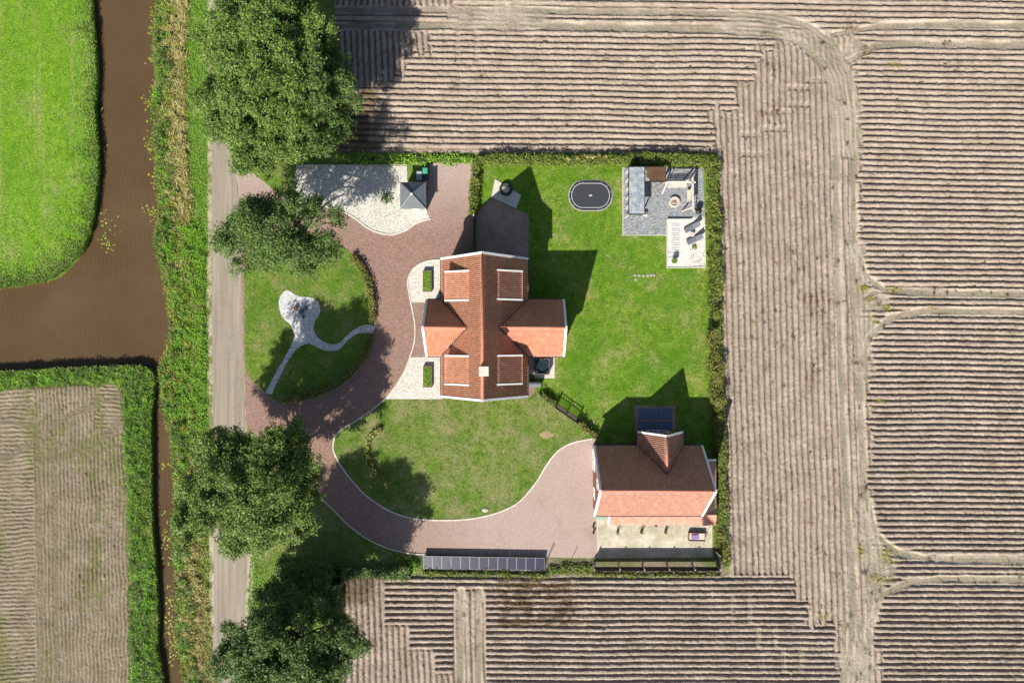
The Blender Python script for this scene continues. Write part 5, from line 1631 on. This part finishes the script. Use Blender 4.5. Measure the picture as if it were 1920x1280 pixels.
# white gate pillars by the tree
for i, (px_, py_, dx, dy, lb) in enumerate(((531, 367, .38, .38, 'short square white pillar beside the road entrance gate'), (543, 376.5, .42, 1.35, 'low white angled wall block ending at the entrance gate'))):
    x, y = W(px_, py_, .9)
    r_ = thing('gate_pillar', lb, 'pillar', (x, y, 0), 'white gate pillars', 0 if i == 0 else math.radians(78))
    M().box((0, 0, .42), (dx, dy, .84)).build('shaft', MT['white'], r_, local=True)
    M().bbox((0, 0, .88), (dx + .1, dy + .1, .09), 0, .03).build('cap', MT['white'], r_, local=True)
# boundary fence pieces between house and barn: concrete edging with wire posts
def wire_fence(label, line, h, group=None):
    P = [Vector((*W(*p), 0)) for p in line]
    r_ = thing('wire_fence', label, 'fence', tuple(P[0]), group)
    for a, b_ in zip(P[:-1], P[1:]):
        n = max(1, int((b_ - a).length / 1.2))
        m = M()
        for z in np.arange(.15, h, .16): m.tube([a + Vector((0, 0, z)), b_ + Vector((0, 0, z))], .008, 3, cap=False)
        m.build('wire', MT['black_metal'], r_)
        for k in range(n + 1):
            q = a.lerp(b_, k / n)
            M().beam(q, q + Vector((0, 0, h)), .07, .07, (0, 1, 0)).build('post', MT['black_metal'], r_)
        M().beam(a + Vector((0, 0, .06)), b_ + Vector((0, 0, .06)), .12, .12).build('edging', MT['slab'], r_)
wire_fence('thin wire fence from the house corner down to the ring gate', [(1010, 738), (1040, 762)], 1.0, 'wire fences beside the ring gate')
wire_fence('thin wire fence from the ring gate down to the barn corner', [(1082, 792), (1118, 822)], 1.0, 'wire fences beside the ring gate')
a = Vector((*W(889.5, 408), 0)); b_ = Vector((*W(889.5, 486), 0))
r_ = thing('board_fence', 'dark board fence running north from the house gable', 'fence', tuple(a))
for k in range(9): M().box((a.x, (a.y + b_.y) / 2, .12 + .19 * k), (.035, abs(b_.y - a.y) - .1, .185)).build('board', MT['black'], r_)
for k in range(4):
    q = a.lerp(b_, k / 3.0); M().box((q.x - .01, q.y, .92), (.12, .12, 1.84)).build('post', MT['white' if k == 0 else 'black'], r_)
# black gate in the east hedge
x, y = W(1333, 607, 1.0)
r_ = thing('hedge_gate', 'narrow black wooden gate set in a gap of the east hedge', 'gate', (x, y, 0), rz=-.03)
for k in range(6): M().box((0, -.55 + .22 * k, .62), (.05, .2, 1.15)).build('board', MT['black'], r_, local=True)
for sg in (-1, 1): M().box((0, sg * .72, .65), (.13, .13, 1.3)).build('post', MT['black'], r_, local=True)
for z in (.3, .95): M().box((-.05, 0, z), (.05, 1.3, .1)).build('rail', MT['black'], r_, local=True)

# stepping stones in the lawn
for i, (px_, py_) in enumerate(((1190.5, 516), (1198.5, 516.5), (1206, 517), (1214.5, 516.5), (1220.5, 515.5), (1226, 516), (1191.5, 524))):
    x, y = W(px_, py_)
    o = M().lathe((0, 0, 0), [(.2, 0), (.19, .05), (.12, .07)], 8, 1.0, .8, i * .7).build('stepping_stone', MT['stone'])
    o.location = (x, y, .01)
    tag(o, ('leftmost', 'second from left', 'third from left', 'third from right', 'second from right', 'rightmost')[i] + ' grey stepping stone of the short row on the back lawn' if i < 6 else 'single stepping stone lying off the row on the back lawn', 'stone', 'stepping stones on the back lawn')
x, y = W(910, 955); o = M().lathe((0, 0, 0), [(.42, 0), (.30, .08), (.12, .15), (.01, .17)], 11, 1.1, .8).build('molehill', MT['sand'], smooth=True); o.location = (x, y, .06)
tag(o, 'pale little molehill of soil near the drive kerb', 'molehill')

# ------------------------------------------------------------------ hedges and shrubs
hedge('hedge', 'straggly green hedge along the north edge of the back lawn', [(893, 303), (960, 303), (1030, 303), (1100, 303), (1178, 304)], .85, 1.05, 'hedge', 51, wob=.45, jit=.16)
hedge('hedge', 'dark green hedge stretch behind the garden shelter', [(1178, 301), (1215, 301), (1252, 302)], 1.1, 1.3, 'hedge', 52, wob=.3)
hedge('hedge', 'bright yellow-green hedge corner behind the timber swings', [(1254, 303), (1290, 303), (1318, 304), (1335, 310)], 1.0, 1.2, 'hedge', 53, wob=.5, jit=.17)
hedge('hedge', 'tall mixed hedge from the corner down to the black hedge gate', [(1333, 310), (1334, 380), (1336, 460), (1338, 540), (1338, 598)], 1.05, 1.35, 'hedge', 54, wob=.55, jit=.17)
hedge('hedge', 'tall mixed hedge south of the black hedge gate beside lawn', [(1336, 618), (1338, 680), (1341, 740), (1344, 790)], 1.05, 1.35, 'hedge_rust', 55, wob=.6, jit=.17)
hedge('hedge', 'narrow green hedge between the barn lean-to and the field', [(1346, 795), (1348, 860), (1350, 930), (1352, 985)], 1.0, 1.2, 'hedge', 56, wob=.4)
hedge('hedge', 'ragged low hedge beside the concrete yard and screen fence', [(1350, 990), (1354, 1020), (1358, 1058)], .8, .8, 'hedge_rust', 57, wob=.5, jit=.2)
hedge('hedge', 'low hedge dividing the drive from the tyre bowl lawn', [(893, 312), (891, 340), (889, 372), (887, 404)], .7, 1.0, 'hedge', 58, wob=.4)
hedge('hedge', 'low orange-brown hedge curving round the oval lawn above the path', spline([(661, 481), (680, 504), (693, 535), (699, 570), (699, 603)], False, 4), .6, .65, 'hedge_rust', 59, dens=200, leaf=.11)
hedge('hedge', 'low hedge curving round the oval lawn below the path end', spline([(697, 627), (688, 655), (670, 685), (640, 714), (600, 734), (560, 745), (534, 748)], False, 4), .6, .65, 'hedge_rust', 60, dens=200, leaf=.11)
hedge('hedge', 'crescent of tall dry grass and low shrubs on the front lawn', spline([(716, 803), (697, 818), (688, 838), (690, 860), (700, 880), (718, 897), (728, 908)], False, 4), .45, .55, 'g_olive', 61, dens=140, leaf=.12, cat='grass strip', group=None)
hedge('hedge', 'flowering border between the house corner and the ring gate', [(1013, 738), (1027, 748), (1042, 760)], .5, .7, 'hedge', 62, dens=150, group='borders beside the ring gate', cat='border')
hedge('hedge', 'dry leafy border between the ring gate and the barn', [(1084, 790), (1100, 804), (1117, 819)], .5, .8, 'hedge_rust', 63, dens=150, group='borders beside the ring gate', cat='border')
hedge('hedge', 'bright green weedy strip in front of the solar panels', [(793, 1072), (850, 1074), (920, 1075), (1000, 1077), (1030, 1077)], .4, .3, 'hedge', 64, dens=150, wob=.8, cat='weed strip', group='weedy strips along the south field')
hedge('hedge', 'yellowish weedy strip between solar panels and the screen fence', [(1030, 1068), (1070, 1066), (1112, 1066)], .9, .35, 'hedge', 65, dens=170, wob=.5, cat='weed strip', group='weedy strips along the south field')
hedge('hedge', 'thin weedy strip behind the black screen fence', [(1112, 1076), (1180, 1077), (1260, 1077), (1350, 1077)], .3, .22, 'hedge', 66, dens=120, wob=.8, cat='weed strip', group='weedy strips along the south field')
hedge('hedge', 'green weedy strip along the field north of the gravel pad', [(640, 300), (700, 299), (763, 300), (830, 299), (888, 302)], .9, .45, 'box_green', 67, dens=120, wob=.6, cat='weed strip', group=None)
hedge('hedge', 'dark hedge under the lower tree along the roadside lawn', [(520, 1064), (570, 1066), (640, 1068), (700, 1070), (770, 1070)], 1.2, 1.0, 'leaf_dark', 68, wob=.5)
hedge('hedge', 'dark thicket running south beneath the lowest tree', [(632, 1085), (626, 1120), (624, 1160)], 1.3, 1.6, 'leaf_dark', 69, wob=.4)
shrub('shrub', 'rounded green shrub at the left end of the solar panels', W(778, 1058), .9, .9, 'box_green', 71, 420)
shrub('shrub', 'tangled dark green shrub on the weathered gravel pad', W(725, 372), 1.0, .6, 'leaf_dark', 72, 260)
shrub('shrub', 'small weed clump growing through the white terrace gravel', W(1301, 464), .4, .3, 'g_olive', 73, 80)
for i, (px_, py_) in enumerate(((1066, 297), (1082, 296), (1103, 293), (1112, 292), (1124, 290), (1136, 293))):
    shrub('grass_plume', ('leftmost', 'second from left', 'third from left', 'fourth from left', 'second from right', 'rightmost')[i] + ' pale grass plume standing in the north hedge', W(px_, py_, 1.3), .35, 1.5, 'g_straw', 80 + i, 60, .13, 'ornamental grass', 'grass plumes in the north hedge')

# ------------------------------------------------------------------ trees
def cr_(px_, py_, z): return W(px_, py_, z)
tree('oak_tree', 'broad oak between the road and the lower bend of the drive', W(508, 935), cr_(468, 922, 10.0), (8.8, 7.5), 10.3, 5.2, 101, nblob=160)
tree('oak_tree', 'spreading oak over the top of the oval lawn', W(548, 470), cr_(533, 440, 9.0), (7.3, 5.1), 9.2, 5.0, 102, nblob=84, per=500, mat='leaf_dark')
tree('oak_tree', 'large oak nearest the gravel pad in the upper row of trees', W(560, 270), cr_(500, 212, 9.0), (7.2, 7.1), 10.2, 6.2, 103, nblob=140)
tree('oak_tree', 'large oak at the upper edge standing behind the nearest row tree', W(560, 130), cr_(516, 95, 9.0), (7.9, 7.1), 10.6, 6.2, 104, nblob=140)
tree('oak_tree', 'oak mostly cut off by the top edge of the photo', W(560, 0), cr_(520, -70, 8.5), (7.0, 5.5), 8.8, 6.0, 105, nblob=80)
tree('oak_tree', 'dark oak at the bottom edge beside the road', W(590, 1140), cr_(542, 1215, 10.0), (8.2, 6.2), 10.4, 5.4, 106, nblob=120, mat='leaf_dark')

tree('alder_tree', 'lower dark tree squeezed between the bottom oak and the roadside lawn', W(566, 1110), cr_(566, 1112, 4.0), (4.6, 3.6), 4.2, 3.2, 107, nblob=45, mat='leaf_dark')

tree('oak_tree', 'darker oak half hidden on the field side of the upper tree row', W(600, 215), cr_(596, 190, 8.5), (4.6, 6.2), 8.8, 5.4, 108, nblob=70, mat='leaf_dark')

# ------------------------------------------------------------------ grass, reeds, weeds, water plants
def wob_keep(scale, lo, seed):
    return lambda x, y, r: vnoise(x, y, scale, seed) + r.uniform(-.15, .15, len(x)) > lo
clip_meadow = [p for p in me_ if -40 < p[1] and p[0] > -60] + [(-60, 537), (-60, -60), (168, -60)]
tufts('meadow_grass', clip_meadow, 45, .10, .22, .05, MT['g_meadow'], .02, 201)
L_in = [(893, 316), (1165, 316), (1165, 442), (1248, 442), (1248, 504), (1326, 504), (1345, 830), (1118, 815), (1060, 760), (1012, 730), (1042, 715), (1062, 660), (1062, 560), (992, 560), (992, 400), (930, 365), (896, 385)]
tufts('lawn_grass', L_in, 40, .06, .13, .045, MT['g_lawn'], .012, 202)
tufts('front_lawn_grass', central_poly, 40, .06, .13, .045, MT['g_dry'], .062, 203)
tufts('oval_lawn_grass', oval_poly, 40, .06, .13, .045, MT['g_dry'], .062, 204, keep=lambda x, y, r: ~inside(x, y, [(440 + a / 4.571, 500 + b / 4.571) for a, b in yp]))
tufts('roadside_grass_blades', nw_verge, 50, .08, .2, .05, MT['g_bright'], .036, 205)
tufts('roadside_lawn_grass', sw_verge, 40, .08, .18, .05, MT['g_dry'], .036, 206)
# the bank between canal and road
def between(l, r_, y0, y1, n=40):
    ys = np.linspace(y0, y1, n)
    return [(l(y), y) for y in ys] + [(r_(y), y) for y in ys[::-1]]
bx_ = np.array(sorted([(p[1], p[0]) for p in be])); bank_x = lambda y: float(np.interp(y, bx_[:, 0], bx_[:, 1]))
cl = lambda sc, lo, sd: (lambda x, y, r: vnoise(x, y, sc, sd) * .6 + vnoise(x, y, 5, sd + 1) * .4 + r.uniform(-.1, .1, len(x)) > lo)
tufts('reeds', between(lambda y: bank_x(y) + 0, lambda y: bank_x(y) + 30, -60, 1340), 130, .3, .75, .07, MT['g_dark'], -.05, 207, keep=cl(24, .42, 2))
tufts('dry_reeds', between(lambda y: bank_x(y) + 12, lambda y: bank_x(y) + 60, -60, 1340), 190, .3, .8, .05, MT['g_straw'], 0, 208,
      keep=lambda x, y, r: vnoise(x, y * .5, 26, 2) * .6 + vnoise(x, y, 6, 3) * .4 + r.uniform(-.15, .15, len(x)) > np.interp(y, [0, 90, 130, 400, 450, 700, 760, 1000, 1050, 1280], [.50, .48, .38, .38, .62, .64, .6, .5, .38, .40]))
tufts('olive_reeds', between(lambda y: bank_x(y) + 2, lambda y: bank_x(y) + 66, -60, 1340), 120, .3, .7, .06, MT['g_olive'], 0, 209, keep=cl(30, .48, 5))
tufts('bank_grass', between(lambda y: 346 + .008 * y, lambda y: 389, -60, 1340), 190, .15, .4, .05, MT['g_bright'], 0, 210, keep=cl(40, .34, 3))
tufts('bank_grass', between(lambda y: bank_x(y) + 8, lambda y: 382, 420, 840), 190, .2, .5, .055, MT['g_bright'], 0, 211, keep=cl(25, .42, 3))
tufts('yellow_reeds', between(lambda y: bank_x(y) - 2, lambda y: bank_x(y) + 50, -40, 1300), 90, .25, .5, .06, MT['g_yellow'], 0, 212, keep=cl(28, .56, 6))
tufts('verge_weeds', between(lambda y: 384, lambda y: 398, -60, 1340), 40, .1, .25, .06, MT['g_olive'], .01, 213, keep=wob_keep(20, .4, 1))
tufts('verge_weeds', [(470, 1030), (492, 1030), (500, 1080), (476, 1200), (462, 1200)], 80, .15, .4, .07, MT['g_bright'], 0, 214)
def clumps(name, poly, ncl, per, rad, hgt, lmin, lmax, w, mat, seed):
    x, y, r = pts_in(poly, 6, seed)
    x, y = x[:ncl], y[:ncl]
    R = r.uniform(.5, 1.3, len(x)) * rad
    X = np.repeat(x, per); Y = np.repeat(y, per); RR = np.repeat(R, per)
    q = np.sqrt(r.random(len(X))) ; a = r.uniform(0, 6.283, len(X))
    X = X + q * RR * np.cos(a); Y = Y + q * RR * np.sin(a)
    o = blades(name, X, Y, r, lmin, lmax, w, MT[mat], 0.0)
    me = o.data
    co = np.empty(len(me.vertices) * 3, np.float32); me.vertices.foreach_get('co', co); co = co.reshape(-1, 4, 3)
    co[:, :, 2] += ((1 - q * q) * hgt * np.repeat(r.uniform(.5, 1.2, len(x)), per))[:, None]
    me.vertices.foreach_set('co', co.ravel()); me.update()
    return o
bank_band = between(lambda y: bank_x(y) + 8, lambda y: bank_x(y) + 34, -50, 1330)
clumps('bank_shrubs', bank_band, 190, 70, 9, .9, .2, .45, .08, 'g_dark', 401)
clumps('bank_herbs', bank_band, 150, 60, 8, .7, .2, .45, .07, 'g_bright', 402)
clumps('yellow_herbs', between(lambda y: bank_x(y) + 6, lambda y: bank_x(y) + 40, -50, 1330), 70, 60, 8, .6, .2, .4, .07, 'g_yellow', 403)
clumps('straw_tussocks', between(lambda y: bank_x(y) + 22, lambda y: bank_x(y) + 62, -50, 420), 120, 70, 9, .5, .3, .7, .05, 'g_straw', 404)
clumps('straw_tussocks', between(lambda y: bank_x(y) + 14, lambda y: bank_x(y) + 45, 1020, 1330), 80, 70, 8, .5, .3, .7, .05, 'g_straw', 405)
clumps('bank_herbs', between(lambda y: bank_x(y) + 20, lambda y: 384, 420, 840), 230, 60, 9, .5, .2, .5, .06, 'g_bright', 406)
clumps('olive_herbs', between(lambda y: bank_x(y) + 10, lambda y: bank_x(y) + 60, -50, 1330), 160, 60, 8, .5, .2, .5, .06, 'g_olive', 407)
# meadow rim and lower-left verge
def rim_blades(name, line, n, depth, lmin, lmax, w, mat, seed, z0=0.0, sgn=1):
    r = np.random.default_rng(seed)
    P = np.array(line); i = r.integers(0, len(P) - 1, n); t = r.random(n)
    p = P[i] * (1 - t)[:, None] + P[i + 1] * t[:, None]
    d = P[i + 1] - P[i]; d = d / (np.linalg.norm(d, axis=1)[:, None] + 1e-9)
    off = r.exponential(depth, n) - 2.0
    clump = vnoise(p[:, 0], p[:, 1], 16, 4)
    k = r.random(n) < clump * 1.3
    x = p[:, 0] - sgn * d[:, 1] * off * (0.5 + clump); y = p[:, 1] + sgn * d[:, 0] * off * (0.5 + clump)
    return blades(name, x[k], y[k], r, lmin, lmax, w, mat, z0)
rim = [p for p in me_ if p[1] > -60 and p[0] > -80]
rim_blades('meadow_rim_grass', rim, 12000, 9, .2, .55, .06, MT['g_dark'], 215, 0)
rim_blades('meadow_rim_fresh', rim, 9000, 16, .2, .5, .06, MT['g_bright'], 216, 0)
rim_blades('meadow_rim_straw', rim, 4500, 13, .25, .6, .05, MT['g_olive'], 217, 0)
lv = [p for p in le if -60 < p[0] and p[1] < 1340]
fld = [(0, 730), (120, 722), (225, 716), (232, 740), (235, 820), (240, 900), (242, 1000), (245, 1100), (247, 1340)]
vpoly = lv + fld[::-1] + [(-60, 733)]
cl = lambda sc, lo, sd: (lambda x, y, r: vnoise(x, y, sc, sd) * .6 + vnoise(x, y, 5, sd + 1) * .4 + r.uniform(-.1, .1, len(x)) > lo)
tufts('field_bank_grass', vpoly, 190, .15, .45, .055, MT['g_bright'], 0, 221, keep=cl(30, .42, 1))
tufts('field_bank_weeds', vpoly, 120, .2, .55, .07, MT['g_dark'], 0, 218, keep=cl(26, .50, 4))
tufts('field_bank_straw', vpoly, 90, .2, .55, .05, MT['g_olive'], 0, 219, keep=cl(22, .54, 2))
tufts('field_bank_yellow', vpoly, 60, .2, .5, .05, MT['g_yellow'], 0, 222, keep=cl(34, .60, 6))
vin = [(p[0] - 7, p[1] + 7) for p in lv] + fld[::-1] + [(-60, 733)]
clumps('field_bank_herbs', vin, 260, 55, 9, .45, .2, .45, .07, 'g_dark', 408)
clumps('field_bank_tussocks', vin, 280, 55, 9, .4, .2, .5, .06, 'g_bright', 409)
# weeds in the field
def spots(name, mat, lst, seed, per=110, lmin=.12, lmax=.34, w=.09, z0=.2):
    r = np.random.default_rng(seed)
    X = []; Y = []
    for (x, y, sx_, sy, k) in lst:
        n = int(per * k); X.append(r.normal(x, sx_, n)); Y.append(r.normal(y, sy, n))
    return blades(name, np.concatenate(X), np.concatenate(Y), r, lmin, lmax, w, MT[mat], z0)
rr_ = np.random.default_rng(77)
spots('yellow_field_weeds', 'g_yellow', [(1620, 541, 5, 3, 1), (1630, 560, 6, 3, .8), (1664, 578, 5, 3, .8), (1672, 543, 8, 2.5, .6), (1640, 600, 4, 3, .5), (1612, 1033, 3, 6, .8), (1660, 1035, 8, 5, 1.2), (1650, 1085, 12, 4, 1.2), (1670, 1048, 8, 4, .8), (1745, 575, 8, 2, .5), (1412, 607, 3, 2, .3), (1542, 1153, 6, 3, .6), (1638, 755, 6, 6, .5), (1650, 752, 5, 3, .5), (1675, 122, 8, 2, .5)], 301)
spots('brown_field_weeds', 'g_brown', [(1000, 1095, 45, 6, 7), (985, 1130, 35, 8, 6), (970, 1165, 25, 4, 5), (1060, 1130, 20, 12, 3), (1530, 575, 12, 14, 2.5), (1522, 560, 14, 6, 1.5), (1520, 700, 6, 14, 1.5), (1590, 30, 10, 8, 1), (1592, 52, 8, 6, 1), (1450, 130, 8, 10, 1.2), (1620, 100, 8, 10, 1.0), (1425, 215, 3, 4, .5), (1455, 208, 4, 3, .5), (1682, 575, 12, 8, 1)], 302)
lst = [(rr_.uniform(760, 2000), rr_.uniform(60, 285), rr_.uniform(1, 3.5), 1.6, rr_.uniform(.05, .4)) for _ in range(420)] + [(rr_.uniform(1365, 2000), rr_.uniform(290, 1340), rr_.uniform(1, 3.5), 1.8, rr_.uniform(.05, .4)) for _ in range(1150)] + [(rr_.uniform(700, 1400), rr_.uniform(1085, 1340), 2.5, 1.5, rr_.uniform(.05, .3)) for _ in range(160)]
spots('scattered_field_weeds', 'g_dead', lst[::2], 303, per=75, lmin=.08, lmax=.26, w=.075, z0=.24)
spots('scattered_green_weeds', 'g_olive', lst[1::2], 306, per=40, lmin=.08, lmax=.22, w=.05, z0=.2)
spots('drive_moss', 'g_olive', [(1080, 935, 5, 16, 1.0), (1092, 945, 4, 8, .5), (1072, 920, 4, 6, .4), (830, 1000, 14, 5, .5)], 304, per=60, lmin=.05, lmax=.12, w=.05, z0=.03)
spots('dry_lawn_edge', 'g_straw', [(1312, 560, 10, 30, 1), (1308, 640, 10, 25, 1), (1310, 700, 8, 25, 1), (1160, 500, 6, 6, .3), (1240, 520, 8, 4, .5), (1080, 620, 12, 12, .4), (1230, 585, 14, 10, .4), (1270, 590, 10, 8, .4), (1190, 640, 12, 10, .4), (1130, 690, 8, 8, .3)], 305, per=300, lmin=.06, lmax=.14, w=.045, z0=.02)
spots('terrace_weeds', 'g_bright', [(1192, 427, 6, 4, .5), (1222, 431, 5, 3, .5), (1248, 425, 2, 6, .6), (1205, 436, 8, 2, .3), (1180, 432, 4, 3, .2), (620, 330, 25, 12, 1.2), (690, 350, 30, 18, 1.5), (740, 400, 12, 14, 1.0), (590, 320, 12, 6, .4)], 308, per=60, lmin=.06, lmax=.16, w=.05, z0=.05)
spots('terrace_leaf_litter', 'g_brown', [(1234, 350, 8, 6, 1), (1285, 395, 8, 5, .8), (1240, 372, 8, 6, .4), (1300, 325, 8, 6, .7), (1275, 320, 18, 3, .8), (1290, 360, 6, 10, .6)], 309, per=50, lmin=.05, lmax=.13, w=.06, z0=.045)
spots('rusty_weed_patch', 'g_brown', [(rr_.uniform(935, 1083), 1088 + 11.27 * int(rr_.uniform(0, 8)) + rr_.uniform(-2, 2), 6, 1.8, 1) for _ in range(110)], 311, per=26, lmin=.12, lmax=.3, w=.085, z0=.22)
spots('trackside_weeds', 'g_olive', [(1584 + .03 * (y - 400) + rr_.uniform(-4, 4), y, 2, 10, .6) for y in np.arange(330, 1240, 34)] + [(1606 + .03 * (y - 400) + rr_.uniform(-5, 5), y, 2, 8, .5) for y in np.arange(250, 1240, 46)], 312, per=45, lmin=.06, lmax=.2, w=.05, z0=.12)
# water lilies
r = np.random.default_rng(88)
lx = []; ly = []
for (x, y, sx_, sy, n) in ((281, 18, 5, 8, 14), (278, 50, 7, 5, 14), (275, 107, 8, 4, 8), (283, 165, 6, 14, 36), (275, 190, 8, 10, 30), (282, 232, 7, 10, 22), (283, 262, 8, 12, 70), (290, 285, 6, 10, 24), (285, 335, 7, 10, 26), (275, 394, 10, 4, 14), (290, 405, 8, 8, 22), (183, 205, 3, 5, 6), (188, 275, 4, 3, 5), (192, 412, 8, 8, 14), (192, 455, 8, 10, 22), (312, 655, 5, 14, 34), (302, 875, 4, 4, 10), (306, 1010, 5, 30, 30), (312, 1130, 5, 20, 22), (314, 1190, 5, 22, 40), (318, 1225, 5, 14, 26), (200, 430, 7, 5, 6)):
    lx.append(r.normal(x, sx_, n)); ly.append(r.normal(y, sy, n))
lx = np.concatenate(lx); ly = np.concatenate(ly)
n = len(lx)
sz = r.uniform(.07, .155, n)
ang = np.linspace(.25, 2 * math.pi - .25, 7)
v = np.empty((n, 8, 3)); rot_ = r.uniform(0, 6.28, n)
v[:, 0] = np.stack([(lx - 960) / PPM, (640 - ly) / PPM, np.full(n, -.835)], 1)
for k in range(7):
    v[:, k + 1] = v[:, 0] + np.stack([sz * np.cos(ang[k] + rot_), sz * np.sin(ang[k] + rot_), np.zeros(n)], 1)
f = []
base = np.arange(n)[:, None] * 8
tri = np.array([[0, k + 1, k + 2] for k in range(6)])
f = (base[:, None, :] + tri[None]).reshape(-1, 3)
np_mesh('water_lilies', v.reshape(-1, 3), f, MT['pad_lily'], kind='stuff')
# fallen leaves on the white terrace and drive
x = r.uniform(1293, 1321, 90); y = r.normal(483, 12, 90)
blades('fallen_leaves', x, np.clip(y, 462, 499), r, .08, .16, .09, MT['g_brown'], .065, 1.3, 1.5)
